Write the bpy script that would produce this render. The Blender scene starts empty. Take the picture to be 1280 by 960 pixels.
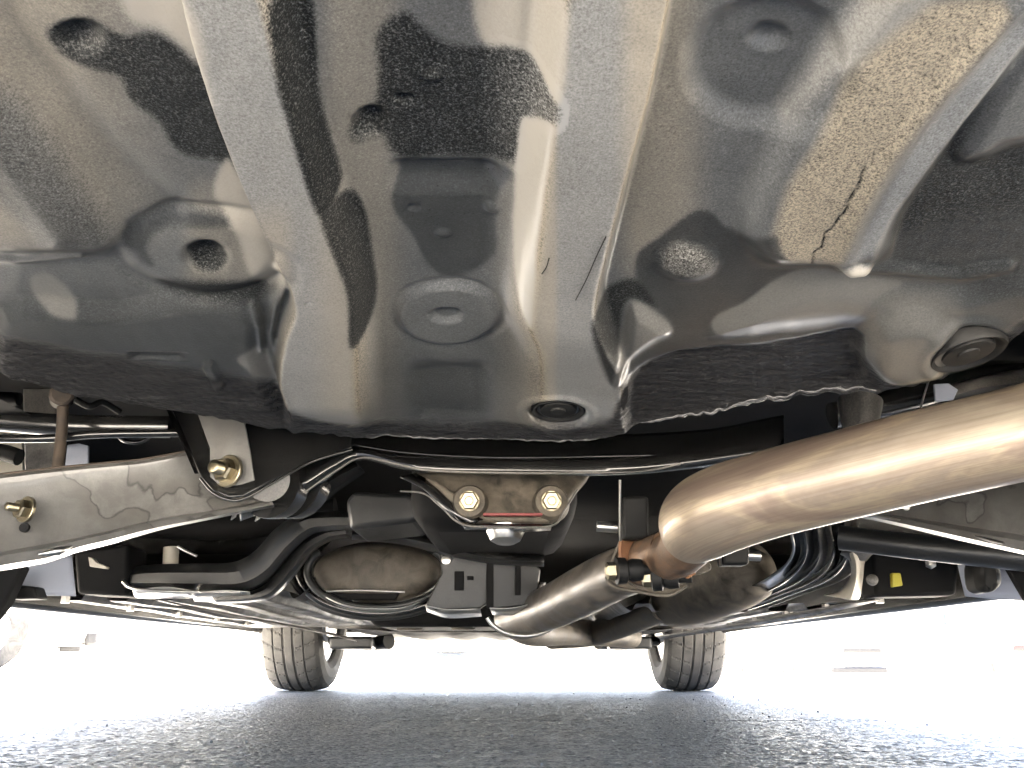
import bpy, bmesh, math, random
import numpy as np
from mathutils import Vector, Matrix
R = math.radians
rng = np.random.default_rng(7); random.seed(7)
sc = bpy.context.scene
COL = sc.collection

# ---------------------------------------------------------------- camera, sky, sun, exposure
F = 1064.0; PITCH = R(17.9); CAM = np.array([0.0, 0.0, 0.12])
cam_d = bpy.data.cameras.new('camera'); cam = bpy.data.objects.new('camera', cam_d); COL.objects.link(cam)
cam_d.sensor_width = 36; cam_d.lens = 36 * F / 1280; cam_d.clip_start = 0.01; cam_d.clip_end = 3000
cam.location = CAM; cam.rotation_euler = (R(90) + PITCH, 0, 0); sc.camera = cam
SUN_EL = R(70); SUN_AZ = R(-12)          # azimuth from +Y (ahead), negative = to the left
w = bpy.data.worlds.new('World'); sc.world = w; w.use_nodes = True
nt = w.node_tree; sky = nt.nodes.new('ShaderNodeTexSky'); sky.sky_type = 'NISHITA'; sky.sun_disc = False
sky.sun_elevation = SUN_EL; sky.sun_rotation = SUN_AZ; sky.dust_density = 4; sky.air_density = .7; sky.ozone_density = .4
bg = nt.nodes['Background']; bg.inputs['Strength'].default_value = 0.065
nt.links.new(sky.outputs[0], bg.inputs[0])
sd = bpy.data.lights.new('sun', 'SUN'); sd.energy = 5; sd.angle = R(0.5); sd.color = (1, 0.93, 0.82)
so = bpy.data.objects.new('sun', sd); COL.objects.link(so)
dirv = Vector((math.sin(SUN_AZ) * math.cos(SUN_EL), math.cos(SUN_AZ) * math.cos(SUN_EL), math.sin(SUN_EL)))
so.rotation_euler = dirv.to_track_quat('Z', 'Y').to_euler()
sc.view_settings.view_transform = 'Standard'; sc.view_settings.look = 'None'
sc.view_settings.exposure = 5.3; sc.view_settings.gamma = 1; sc.view_settings.use_curve_mapping = False
sc.render.engine = 'CYCLES'
sc.cycles.max_bounces = 10; sc.cycles.diffuse_bounces = 6; sc.cycles.glossy_bounces = 5

cp, sp = math.cos(PITCH), math.sin(PITCH)
def P(px, py, Y):
    """point of the place at distance Y ahead that the photograph shows at (px, py)"""
    a, b = px - 640.0, 480.0 - py
    d = (a, F * cp - b * sp, F * sp + b * cp)
    t = Y / d[1]
    return Vector((d[0] * t, Y, 0.12 + d[2] * t))
def proj(x, y, z):
    z = z - 0.12
    f = y * cp + z * sp; u = -y * sp + z * cp
    return 640 + F * x / f, 480 - F * u / f

# ---------------------------------------------------------------- materials
def mat(name): 
    m = bpy.data.materials.new(name); m.use_nodes = True
    return m, m.node_tree, m.node_tree.nodes['Principled BSDF']
def N(t, typ, **kw):
    n = t.nodes.new(typ)
    for k, v in kw.items():
        if k in n.inputs.keys(): n.inputs[k].default_value = v
        else: setattr(n, k, v)
    return n
def noise(t, scale, detail=4, rough=.5, coord=None, dist=0):
    n = N(t, 'ShaderNodeTexNoise'); n.inputs['Scale'].default_value = scale
    n.inputs['Detail'].default_value = detail; n.inputs['Roughness'].default_value = rough
    n.inputs['Distortion'].default_value = dist
    if coord is not None: t.links.new(coord, n.inputs['Vector'])
    return n.outputs['Fac']
def ramp(t, src, stops):
    r = N(t, 'ShaderNodeValToRGB')
    while len(r.color_ramp.elements) < len(stops): r.color_ramp.elements.new(.5)
    for e, (p, c) in zip(r.color_ramp.elements, stops):
        e.position = p; e.color = (*c, 1) if isinstance(c, tuple) else (c, c, c, 1)
    t.links.new(src, r.inputs[0]); return r.outputs[0]
def mth(t, op, a, b=None, clamp=False):
    n = N(t, 'ShaderNodeMath'); n.operation = op; n.use_clamp = clamp
    for i, v in enumerate((a, b)):
        if v is None: continue
        if isinstance(v, (int, float)): n.inputs[i].default_value = v
        else: t.links.new(v, n.inputs[i])
    return n.outputs[0]
def mix(t, fac, a, b):
    n = N(t, 'ShaderNodeMix'); n.data_type = 'RGBA'
    for key, v in ((0, fac), (6, a), (7, b)):
        if isinstance(v, (int, float)): n.inputs[key].default_value = v
        elif isinstance(v, tuple): n.inputs[key].default_value = (*v, 1)
        else: t.links.new(v, n.inputs[key])
    return n.outputs[2]
def bump(t, h, strength, dist, bsdf):
    b = N(t, 'ShaderNodeBump'); b.inputs['Strength'].default_value = strength; b.inputs['Distance'].default_value = dist
    t.links.new(h, b.inputs['Height']); t.links.new(b.outputs[0], bsdf.inputs['Normal'])
def objco(t, scale=None):
    c = N(t, 'ShaderNodeTexCoord').outputs['Object']
    if scale:
        m = N(t, 'ShaderNodeMapping'); m.inputs['Scale'].default_value = scale
        t.links.new(c, m.inputs[0]); c = m.outputs[0]
    return c

def surface(name, col, dirt=None, rough=.4, metal=0.0, dirt_amt=.5, sc_=14, bstr=.25, spec=.5, grain=.0, coat=0.0):
    """painted / bare metal / plastic with a film of road dirt in clouds and speckles"""
    m, t, b = mat(name); co = objco(t)
    dirt = dirt or (.17, .155, .135)
    n1 = noise(t, sc_, 5, .6, co, .6); n2 = noise(t, sc_ * 42, 2, .7, co)
    f = mth(t, 'ADD', mth(t, 'MULTIPLY', mth(t, 'SUBTRACT', n1, .62 - dirt_amt * .35), 3.2), mth(t, 'MULTIPLY', mth(t, 'SUBTRACT', n2, .5), 1.2))
    f = mth(t, 'MULTIPLY', mth(t, 'ADD', f, 0.0, True), dirt_amt, True)
    t.links.new(mix(t, f, col, dirt), b.inputs['Base Color'])
    t.links.new(mth(t, 'ADD', mth(t, 'MULTIPLY', f, .35), rough, True), b.inputs['Roughness'])
    if metal: t.links.new(mth(t, 'MULTIPLY', mth(t, 'SUBTRACT', 1, f), metal), b.inputs['Metallic'])
    b.inputs['Specular IOR Level'].default_value = spec
    b.inputs['Coat Weight'].default_value = coat; b.inputs['Coat Roughness'].default_value = .15
    bump(t, mth(t, 'ADD', n1, mth(t, 'MULTIPLY', n2, .35)), bstr, .0012, b)
    return m
M = {}
M['black'] = surface('black_underbody_paint', (.014, .014, .0145), (.08, .074, .066), rough=.28, dirt_amt=.35)
M['arm'] = surface('dusty_black_chassis_paint', (.035, .034, .034), (.20, .185, .165), rough=.3, dirt_amt=.75, sc_=11, coat=.3)
m, t, b = mat('water_marked_chassis_paint'); M['mark'] = m
co = objco(t); n1 = noise(t, 15, 2, .45, co, .2); n2 = noise(t, 38, 6, .65, co, .3); n3 = noise(t, 600, 2, .7, co)
f = mth(t, 'ADD', n1, mth(t, 'MULTIPLY', n2, .08))
c = ramp(t, f, [(0, (.105, .103, .098)), (.5, (.138, .134, .128)), (.58, (.12, .115, .106)), (.625, (.11, .105, .097)), (.637, (.03, .029, .028)), (.65, (.155, .15, .143)), (.8, (.18, .174, .165))])
c = mix(t, ramp(t, n2, [(.36, .55), (.64, 0.0)]), c, (.055, .053, .050)); t.links.new(mix(t, mth(t, 'MULTIPLY', n3, .35), c, (.05, .048, .045)), b.inputs['Base Color']); b.inputs['Roughness'].default_value = .34; b.inputs['Coat Weight'].default_value = .3
bump(t, mth(t, 'ADD', n2, n3), .15, .0008, b)
M['gloss'] = surface('gloss_black_frame_paint', (.010, .010, .010), (.05, .047, .043), rough=.2, dirt_amt=.3, sc_=9, coat=.5)
M['plastic'] = surface('black_plastic_guard', (.015, .0155, .016), (.055, .054, .052), rough=.36, dirt_amt=.45, sc_=10)
M['deep'] = surface('matt_undercoat', (.006, .006, .0065), (.014, .0135, .013), rough=.7, dirt_amt=.3, spec=.15)
M['cast'] = surface('cast_iron_cover', (.055, .05, .042), (.15, .125, .095), rough=.5, metal=.6, dirt_amt=.8, sc_=40, bstr=.8)
M['tank'] = surface('dusty_brown_metal', (.05, .044, .037), (.15, .13, .105), rough=.42, metal=.5, dirt_amt=.85, sc_=26, bstr=.8)
M['zinc'] = surface('yellow_zinc_plating', (.30, .26, .18), (.13, .115, .09), rough=.3, metal=1, dirt_amt=.35, sc_=90)
M['darkpipe'] = surface('sooty_steel_pipe', (.055, .048, .042), (.13, .11, .09), rough=.33, metal=.7, dirt_amt=.7, sc_=14)
M['steel'] = surface('bare_steel', (.5, .49, .47), (.24, .21, .17), rough=.28, metal=1, dirt_amt=.4, sc_=30)
M['rust'] = surface('rusty_rod', (.04, .032, .026), (.075, .055, .04), rough=.55, metal=.3, dirt_amt=.8, sc_=60)
M['cream'] = surface('pale_dusty_sheet', (.45, .42, .36), (.33, .3, .25), rough=.45, dirt_amt=.5)
M['grit'] = surface('grit_stone', (.32, .31, .29), (.2, .2, .19), rough=.6, dirt_amt=.5)
M['bluegrey'] = surface('pale_blue_grey_liner', (.26, .28, .34), (.14, .14, .15), rough=.4, dirt_amt=.4)
M['floor'] = surface('aluminium_heat_shield', (.20, .19, .18), (.055, .05, .045), rough=.34, metal=.7, dirt_amt=.85, sc_=8)
M['rubber'] = surface('tyre_rubber', (.038, .037, .036), (.12, .115, .108), rough=.75, dirt_amt=.75, sc_=12, bstr=.3)
M['bush'] = surface('rubber_bush', (.006, .006, .006), (.018, .0175, .0165), spec=.25, rough=.55, dirt_amt=.4)
M['red'] = surface('red_gasket', (.16, .02, .02), (.12, .04, .04), rough=.5, dirt_amt=.3)
M['rustorange'] = surface('flaking_rust', (.17, .075, .035), (.22, .12, .06), rough=.7, dirt_amt=.6, sc_=60)
M['collar'] = surface('burnt_brown_collar', (.10, .07, .05), (.24, .14, .08), rough=.38, metal=.6, dirt_amt=.7, sc_=50, bstr=.6)
M['yellow'] = surface('yellow_paint_dab', (.36, .32, .03), (.2, .18, .06), rough=.5, dirt_amt=.3)
M['rim'] = surface('alloy_rim', (.7, .7, .71), (.5, .48, .46), rough=.3, metal=.8, dirt_amt=.4)
M['white'] = surface('white_car_paint', (.8, .8, .8), (.6, .6, .58), rough=.2, dirt_amt=.15, coat=.8, bstr=.02)
M['silver'] = surface('silver_car_paint', (.6, .61, .63), (.5, .5, .48), rough=.22, metal=.4, dirt_amt=.15, coat=.8, bstr=.02)
M['redpaint'] = surface('red_car_paint', (.55, .05, .03), (.4, .1, .08), rough=.22, dirt_amt=.15, coat=.8, bstr=.02)
M['glass'] = surface('dark_car_glass', (.04, .05, .055), (.1, .1, .1), rough=.05, dirt_amt=.1, bstr=.0)
M['lamp'] = surface('headlight_glass', (.5, .52, .58), (.4, .4, .42), rough=.1, dirt_amt=.1, bstr=.0)
M['grille'] = surface('black_grille', (.02, .02, .022), rough=.5, dirt_amt=.2)

# exhaust: warm heat-tinted stainless with brushed streaks along the pipe and a weld seam
m, t, b = mat('heat_tinted_stainless'); M['pipe'] = m
uv = N(t, 'ShaderNodeUVMap').outputs[0]
mp = N(t, 'ShaderNodeMapping'); mp.inputs['Scale'].default_value = (1.2, 70, 1); t.links.new(uv, mp.inputs[0])
mp2 = N(t, 'ShaderNodeMapping'); mp2.inputs['Scale'].default_value = (2.2, 4, 1); t.links.new(uv, mp2.inputs[0])
st = noise(t, 1.2, 5, .65, mp.outputs[0]); bl = noise(t, 1.0, 5, .6, mp2.outputs[0], .8); fine = noise(t, 260, 2, .6, objco(t))
c1 = ramp(t, bl, [(.30, (.15, .11, .09)), (.42, (.22, .17, .13)), (.49, (.30, .245, .175)), (.56, (.23, .185, .145)), (.72, (.31, .27, .21))])
c2 = mix(t, mth(t, 'MULTIPLY', ramp(t, st, [(.45, 0.0), (.72, 1.0)]), .55), c1, (.13, .095, .07))
sepx = N(t, 'ShaderNodeSeparateXYZ'); t.links.new(uv, sepx.inputs[0])
t.links.new(c2, b.inputs['Base Color']); b.inputs['Metallic'].default_value = .6; b.inputs['Coat Weight'].default_value = .3; b.inputs['Coat Roughness'].default_value = .12
t.links.new(mth(t, 'ADD', mth(t, 'MULTIPLY', bl, .3), .36), b.inputs['Roughness'])
bump(t, mth(t, 'ADD', mth(t, 'MULTIPLY', st, .5), mth(t, 'MULTIPLY', fine, .4)), .18, .0006, b)

# pan: glossy black-grey floor paint under a dust film, with reflections and highlights painted into the per-vertex tone, grain by noise
m, t, b = mat('dusty_reflection_floor_paint'); M['pan'] = m
at = N(t, 'ShaderNodeAttribute', attribute_name='dust_reflection').outputs['Fac']
aw = N(t, 'ShaderNodeAttribute', attribute_name='wax').outputs['Fac']
ag = N(t, 'ShaderNodeAttribute', attribute_name='tan').outputs['Fac']
asp = N(t, 'ShaderNodeAttribute', attribute_name='speck').outputs['Fac']
co = objco(t)
g1 = noise(t, 850, 2, .7, co); g2 = noise(t, 520, 3, .7, co); cl = noise(t, 9, 5, .6, co, .4); cl2 = noise(t, 45, 4, .6, co, .3)
gr = mth(t, 'ADD', mth(t, 'SUBTRACT', g1, .5), mth(t, 'MULTIPLY', mth(t, 'SUBTRACT', g2, .5), .7))
d = mth(t, 'ADD', at, mth(t, 'MULTIPLY', mth(t, 'SUBTRACT', cl, .5), .28))
d = mth(t, 'ADD', d, mth(t, 'MULTIPLY', mth(t, 'SUBTRACT', cl2, .5), .10))
d = mth(t, 'ADD', d, mth(t, 'MULTIPLY', gr, mth(t, 'ADD', mth(t, 'MULTIPLY', asp, 2.1), .22)), True)
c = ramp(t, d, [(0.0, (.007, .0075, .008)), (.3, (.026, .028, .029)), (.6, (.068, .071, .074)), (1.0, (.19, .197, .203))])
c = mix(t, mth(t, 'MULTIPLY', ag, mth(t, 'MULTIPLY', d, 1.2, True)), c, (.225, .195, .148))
wn = noise(t, 1, 4, .7, objco(t, (70, 260, 260)), .8)
c = mix(t, aw, c, ramp(t, mth(t, 'ADD', mth(t, 'MULTIPLY', wn, .6), mth(t, 'MULTIPLY', g2, .4)), [(.42, (.012, .012, .013)), (.60, (.02, .02, .021)), (.72, (.09, .09, .09))]))
t.links.new(c, b.inputs['Base Color'])
rg = mth(t, 'ADD', mth(t, 'ADD', mth(t, 'MULTIPLY', d, .20), .20), mth(t, 'MULTIPLY', asp, .3))
rg = mth(t, 'ADD', mth(t, 'MULTIPLY', rg, mth(t, 'SUBTRACT', 1, aw)), mth(t, 'MULTIPLY', aw, .34))
t.links.new(rg, b.inputs['Roughness'])
t.links.new(mth(t, 'MULTIPLY', mth(t, 'SUBTRACT', 1.0, mth(t, 'ADD', asp, mth(t, 'MULTIPLY', aw, .55)), True), .5), b.inputs['Specular IOR Level'])
t.links.new(mth(t, 'MULTIPLY', mth(t, 'SUBTRACT', 1, mth(t, 'ADD', mth(t, 'MULTIPLY', asp, 1.4), aw), True), .5, True), b.inputs['Coat Weight']); b.inputs['Coat Roughness'].default_value = .22
hb = mth(t, 'ADD', mth(t, 'MULTIPLY', gr, mth(t, 'ADD', mth(t, 'MULTIPLY', asp, .9), .12)), mth(t, 'MULTIPLY', mth(t, 'MULTIPLY', wn, aw), 13.0))
bump(t, hb, .5, .0007, b)

# asphalt
m, t, b = mat('asphalt'); M['asphalt'] = m
co = objco(t)
v = N(t, 'ShaderNodeTexVoronoi'); v.inputs['Scale'].default_value = 150; t.links.new(co, v.inputs['Vector'])
v2 = N(t, 'ShaderNodeTexVoronoi'); v2.inputs['Scale'].default_value = 330; t.links.new(co, v2.inputs['Vector'])
big = noise(t, 1.3, 5, .6, co); fn = noise(t, 420, 2, .6, co)
s1 = N(t, 'ShaderNodeSeparateColor'); t.links.new(v.outputs['Color'], s1.inputs[0])
s2 = N(t, 'ShaderNodeSeparateColor'); t.links.new(v2.outputs['Color'], s2.inputs[0])
cc = ramp(t, s1.outputs[0], [(0, (.07, .067, .062)), (.40, (.32, .30, .26)), (.72, (.56, .53, .465)), (1, (.90, .85, .76))])
cd = ramp(t, s2.outputs[0], [(0, (.05, .048, .045)), (.45, (.40, .378, .33)), (1, (.86, .81, .72))])
cc = mix(t, .5, cc, cd); rrs = ramp(t, s1.outputs[1], [(0, .30), (.6, .5), (1, .8)])
cc = mix(t, mth(t, 'MULTIPLY', big, .2), cc, (.29, .28, .262))
t.links.new(cc, b.inputs['Base Color']); t.links.new(rrs, b.inputs['Roughness']); b.inputs['Specular IOR Level'].default_value = 1.0
h = mth(t, 'ADD', mth(t, 'MULTIPLY', mth(t, 'SUBTRACT', 1, v.outputs['Distance']), 1.0), mth(t, 'MULTIPLY', fn, .6))
bump(t, h, .75, .0035, b)

# ---------------------------------------------------------------- object helpers
def link(o, parent=None, kind=None):
    COL.objects.link(o)
    if parent is not None: o.parent = parent; o.matrix_parent_inverse = Matrix.Translation(-wloc(parent))
    if kind: o['kind'] = kind
    return o
def wloc(o):
    v = Vector(o.location)
    p = o.parent
    if p is not None: v = p_world(o)
    return v
def p_world(o):
    mw = Matrix.Identity(4); ch = []
    while o is not None: ch.append(o); o = o.parent
    for q in reversed(ch):
        mw = mw @ q.matrix_parent_inverse @ Matrix.LocRotScale(q.location, q.rotation_euler, q.scale)
    return mw.translation
def mesh(name, verts, faces, m, parent=None, smooth=True, kind=None, thick=0, bevel=0, sub=0, uvs=None):
    me = bpy.data.meshes.new(name); me.from_pydata([tuple(v) for v in verts], [], faces); me.update()
    if smooth: me.polygons.foreach_set('use_smooth', [True] * len(me.polygons))
    me.materials.append(m)
    if uvs is not None:
        ul = me.uv_layers.new(name='UVMap'); idx = np.zeros(len(me.loops), int); me.loops.foreach_get('vertex_index', idx)
        ul.data.foreach_set('uv', np.array(uvs)[idx].ravel())
    o = bpy.data.objects.new(name, me); link(o, parent, kind)
    if sub: s = o.modifiers.new('s', 'SUBSURF'); s.levels = s.render_levels = sub
    if thick: s = o.modifiers.new('t', 'SOLIDIFY'); s.thickness = thick; s.offset = 0
    if bevel: s = o.modifiers.new('b', 'BEVEL'); s.width = bevel; s.segments = 3; s.limit_method = 'ANGLE'; s.angle_limit = R(35)
    if bevel or thick:
        try: me.set_sharp_from_angle(angle=R(40))
        except Exception: pass
    return o
def catmull(pts, n, closed=False):
    pts = [np.array(p, float) for p in pts]
    if closed: pts = [pts[-1]] + pts + [pts[0], pts[1]]
    else: pts = [2 * pts[0] - pts[1]] + pts + [2 * pts[-1] - pts[-2]]
    segs = len(pts) - 3; out = []
    for k in range(n if closed else n):
        s = k / (n if closed else n - 1) * segs; i = min(int(s), segs - 1); u = s - i
        a, b_, c_, d_ = pts[i:i + 4]
        out.append(.5 * ((2 * b_) + (c_ - a) * u + (2 * a - 5 * b_ + 4 * c_ - d_) * u * u + (3 * b_ - a - 3 * c_ + d_) * u ** 3))
    return out
def loft(name, rails, m, parent=None, n=60, thick=.002, kind=None, across=1, jag=0):
    """sheet through rails; each rail is a list of (px, py, Y)"""
    rr = [catmull([tuple(P(*q)) for q in r], n) for r in rails]
    if across > 1:
        cols = [catmull([rr[j][i] for j in range(len(rr))], (len(rr) - 1) * across + 1) for i in range(n)]
        rr = [[cols[i][j] for i in range(n)] for j in range((len(rails) - 1) * across + 1)]
    vs = [p for r in rr for p in r]; k = len(rr)
    fs = [(j * n + i, j * n + i + 1, (j + 1) * n + i + 1, (j + 1) * n + i) for j in range(k - 1) for i in range(n - 1)]
    return mesh(name, vs, fs, m, parent, thick=thick, kind=kind)
def frames(pts):
    pts = [Vector(p) for p in pts]; T = []
    for i in range(len(pts)):
        T.append((pts[min(i + 1, len(pts) - 1)] - pts[max(i - 1, 0)]).normalized())
    up = Vector((0, 0, 1)) if abs(T[0].z) < .9 else Vector((1, 0, 0))
    n0 = (up - T[0] * up.dot(T[0])).normalized(); out = []
    for i, tt in enumerate(T):
        n0 = (n0 - tt * n0.dot(tt)).normalized(); out.append((pts[i], tt, n0, tt.cross(n0)))
    return out
def tube(name, pts, rad, m, parent=None, n=None, seg=20, kind=None, caps=True, sq=(1, 1), spline=True):
    if spline and len(pts) > 2:
        n = n or len(pts) * 8
        if isinstance(rad, (list, tuple)):
            rr = [q[0] for q in catmull([(r_,) for r_ in rad], n)]
        else: rr = [rad] * n
        pts = catmull([tuple(p) for p in pts], n)
    else:
        rr = list(rad) if isinstance(rad, (list, tuple)) else [rad] * len(pts)
    vs = []; uvs = []; L = 0
    fr = frames(pts)
    for i, (p, tt, a, b_) in enumerate(fr):
        if i: L += (p - fr[i - 1][0]).length
        for k in range(seg + 1):
            th = 2 * math.pi * k / seg
            vs.append(p + a * math.cos(th) * rr[i] * sq[0] + b_ * math.sin(th) * rr[i] * sq[1]); uvs.append((L * 3, k / seg))
    S = seg + 1
    fs = [(i * S + k, i * S + k + 1, (i + 1) * S + k + 1, (i + 1) * S + k) for i in range(len(fr) - 1) for k in range(seg)]
    if caps:
        for idx, i in ((0, 0), (1, len(fr) - 1)):
            c0 = len(vs); vs.append(fr[i][0]); uvs.append((0, 0))
            for k in range(seg):
                a_, b_ = i * S + k, i * S + k + 1
                fs.append((c0, b_, a_) if idx == 0 else (c0, a_, b_))
    o = mesh(name, vs, fs, m, parent, uvs=uvs, kind=kind)
    try: o.data.set_sharp_from_angle(angle=R(50))
    except Exception: pass
    return o
def prism(name, poly, m, parent=None, depth=.01, bevel=.002, smooth=True, kind=None, spl=0, push=0.0):
    """plate whose face is a photo outline of (px, py, Y), thickness going away from the viewer"""
    pts = [np.array(P(*q)) for q in poly]
    if spl: pts = catmull(pts, spl, True)
    n = len(pts)
    vs = [tuple(p) for p in pts] + [(p[0], p[1] + depth, p[2] + push) for p in pts]
    fs = [tuple(range(n)), tuple(range(2 * n - 1, n - 1, -1))] + [(i, i + n, (i + 1) % n + n, (i + 1) % n) for i in range(n)]
    o = mesh(name, vs, fs, m, parent, bevel=bevel, smooth=False, kind=kind)
    bm = bmesh.new(); bm.from_mesh(o.data); bmesh.ops.recalc_face_normals(bm, faces=bm.faces); bm.to_mesh(o.data); bm.free()
    return o
def box(name, lo, hi, m, parent=None, bevel=.004, kind=None):
    x0, y0, z0 = lo; x1, y1, z1 = hi
    vs = [(x0, y0, z0), (x1, y0, z0), (x1, y1, z0), (x0, y1, z0), (x0, y0, z1), (x1, y0, z1), (x1, y1, z1), (x0, y1, z1)]
    fs = [(0, 3, 2, 1), (4, 5, 6, 7), (0, 1, 5, 4), (1, 2, 6, 5), (2, 3, 7, 6), (3, 0, 4, 7)]
    return mesh(name, vs, fs, m, parent, smooth=False, bevel=bevel, kind=kind)
def lathe(name, c, axis, prof, m, parent=None, seg=32, hexa=False, sharp=30):
    """profile of (distance along axis, radius)"""
    ax = Vector(axis).normalized(); up = Vector((0, 0, 1)) if abs(ax.z) < .9 else Vector((1, 0, 0))
    a = (up - ax * up.dot(ax)).normalized(); b_ = ax.cross(a); vs = []
    for (s, r) in prof:
        for k in range(seg):
            th = 2 * math.pi * (k + .5 * hexa) / seg
            vs.append(Vector(c) + ax * s + (a * math.cos(th) + b_ * math.sin(th)) * r)
    fs = [(i * seg + k, i * seg + (k + 1) % seg, (i + 1) * seg + (k + 1) % seg, (i + 1) * seg + k) for i in range(len(prof) - 1) for k in range(seg)]
    fs += [tuple(range(seg - 1, -1, -1)), tuple(range((len(prof) - 1) * seg, len(prof) * seg))]
    o = mesh(name, vs, fs, m, parent)
    try: o.data.set_sharp_from_angle(angle=R(sharp))
    except Exception: pass
    return o
def thing(name, label, cat, loc, group=None):
    o = bpy.data.objects.new(name, None); o.location = loc; COL.objects.link(o)
    o['label'] = label; o['category'] = cat
    if group: o['group'] = group
    return o

# ---------------------------------------------------------------- the ground
def fbm(x, y, s, seed, octv=4):
    r = np.random.default_rng(seed); out = np.zeros_like(x); a = 1
    for o in range(octv):
        for k in range(5):
            an = r.uniform(0, 2 * math.pi); ph = r.uniform(0, 6.28); f = s * 2 ** o * r.uniform(.7, 1.4)
            out += a * np.sin((x * math.cos(an) + y * math.sin(an)) * f + ph) * .25
        a *= .5
    return out
def gz(x, y):
    s = np.clip((y - 8) / 5.5, 0, 1); return -.35 * s * s * (3 - 2 * s) - .025 * np.clip(y - 14, 0, 16)
def grid_mesh(name, X, Y, Z, m, parent=None, kind=None):
    nv, nu = X.shape
    me = bpy.data.meshes.new(name)
    me.vertices.add(nv * nu); me.vertices.foreach_set('co', np.stack([X, Y, Z], -1).astype(np.float32).ravel())
    i = np.arange(nv * nu).reshape(nv, nu)
    q = np.stack([i[:-1, :-1], i[:-1, 1:], i[1:, 1:], i[1:, :-1]], -1).reshape(-1, 4)
    me.loops.add(q.size); me.loops.foreach_set('vertex_index', q.ravel())
    me.polygons.add(len(q)); me.polygons.foreach_set('loop_start', np.arange(0, q.size, 4)); 
    me.polygons.foreach_set('use_smooth', np.ones(len(q), bool))
    me.update(calc_edges=True); me.validate(); me.materials.append(m)
    o = bpy.data.objects.new(name, me); link(o, parent, kind); return o
xs = np.concatenate([-np.geomspace(900, 1.3, 22), np.linspace(-1.28, 1.28, 520), np.geomspace(1.3, 900, 22)])
ys = np.concatenate([-np.geomspace(900, .6, 16), np.linspace(.55, .79, 6), np.geomspace(.8, 3.4, 560), np.linspace(3.6, 16, 34), np.geomspace(18, 1500, 24)])
X, Y = np.meshgrid(xs, ys); near = (Y > .5) & (Y < 3.6) & (np.abs(X) < 1.29)
Z = gz(X, Y)
cell = rng.random(4096)
def cells(x, y, s):
    """rounded stones: height of nearest jittered point"""
    xi, yi = np.floor(x * s).astype(int), np.floor(y * s).astype(int); best = np.full(x.shape, 9.0); hh = np.zeros(x.shape)
    for dx in (-1, 0, 1):
        for dy in (-1, 0, 1):
            cx_, cy_ = xi + dx, yi + dy; h = (cx_ * 73856093 ^ cy_ * 19349663) & 4095
            px_, py_ = cx_ + cell[h], cy_ + cell[(h * 7 + 13) & 4095]
            dd = (x * s - px_) ** 2 + (y * s - py_) ** 2; nb = dd < best
            best = np.where(nb, dd, best); hh = np.where(nb, cell[(h * 3 + 5) & 4095], hh)
    return np.clip(1 - best * 1.4, 0, 1), hh
c1_, h1_ = cells(X, Y, 105.0); c2_, h2_ = cells(X, Y, 60.0)
fade = np.clip((1.28 - np.abs(X)) / .1, 0, 1) * np.clip((Y - .5) / .2, 0, 1) * np.clip((3.45 - Y) / .5, 0, 1)
rel = .0010 * c1_ * h1_ + .0012 * c2_ * (h2_ > .7) * h2_ + .0010 * fbm(X, Y, 9, 3)
joint = np.exp(-(((Y - 1.86 - .012 * np.sin(X * 3) - .006 * fbm(X, Y, 11, 5)) / .006) ** 2))
rel -= .004 * joint
Z += np.where(near, rel * fade, 0)
grid_mesh('ground', X, Y, Z, M['asphalt'], kind='structure')

# ---------------------------------------------------------------- the car
car = thing('car', 'dark car seen from beneath, with spare wheel well, axle parts and exhaust overhead', 'car', (0, 2, 0))

def zprof(y): return .405 - .09 * (y - .25) - .104 * np.clip(y - .25, 0, 9) ** 2
def on_pan(px, py):
    Yv = .5
    for _ in range(30):
        p = P(px, py, 1.0); slope = (p.z - .12); Yv = .5 * Yv + .5 * (zprof(Yv) - .12) / slope
    return P(px, py, Yv)
edge_px = [(-260, 300), (-100, 415), (0, 462), (100, 492), (200, 508), (300, 522), (380, 540), (460, 549), (560, 554), (650, 555), (740, 550),
           (800, 541), (900, 524), (1000, 506), (1060, 496), (1130, 478), (1200, 455), (1280, 405), (1400, 320), (1520, 220)]
ep = [on_pan(*q) for q in edge_px]
ex, ey = np.array([p.x for p in ep]), np.array([p.y for p in ep])
o_ = np.argsort(ex); ex, ey = ex[o_], ey[o_]
xs = np.linspace(-.60, .60, 900); yed = np.interp(xs, ex, ey)
k_ = np.hanning(25); k_ /= k_.sum(); yed = np.convolve(np.pad(yed, 12, 'edge'), k_, 'valid')
jag = fbm(xs, xs * 0, 60, 11, 4) * .0013 + fbm(xs, xs * 0, 14, 12) * .0012
NV = 560
v_ = np.linspace(0, 1, NV)[:, None]
X = np.repeat(xs[None], NV, 0); Y = .03 + (yed + jag - .03 - .012)[None] * v_
Zb = zprof(Y)
PX, PY = proj(X, Y, Zb)
PX = np.where(Y > .12, PX, PX); 
def sstep(a, b, x): 
    t_ = np.clip((x - a) / (b - a), 0, 1); return t_ * t_ * (3 - 2 * t_)
def curve(pts, py):
    p = np.array(pts, float); q = np.array(catmull([tuple(r_) for r_ in p], 80))
    return np.interp(py, q[:, 1], q[:, 0])
def band(L, Rr, wl, wr): 
    xl, xr = curve(L, PY), curve(Rr, PY)
    return sstep(-wl, 0, PX - xl) * sstep(-wr, 0, xr - PX)
def ell(cx, cy, rx, ry, rot=0):
    c_, s_ = math.cos(R(rot)), math.sin(R(rot)); a, b_ = PX - cx, PY - cy
    return np.sqrt(((a * c_ + b_ * s_) / rx) ** 2 + ((-a * s_ + b_ * c_) / ry) ** 2)
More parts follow.
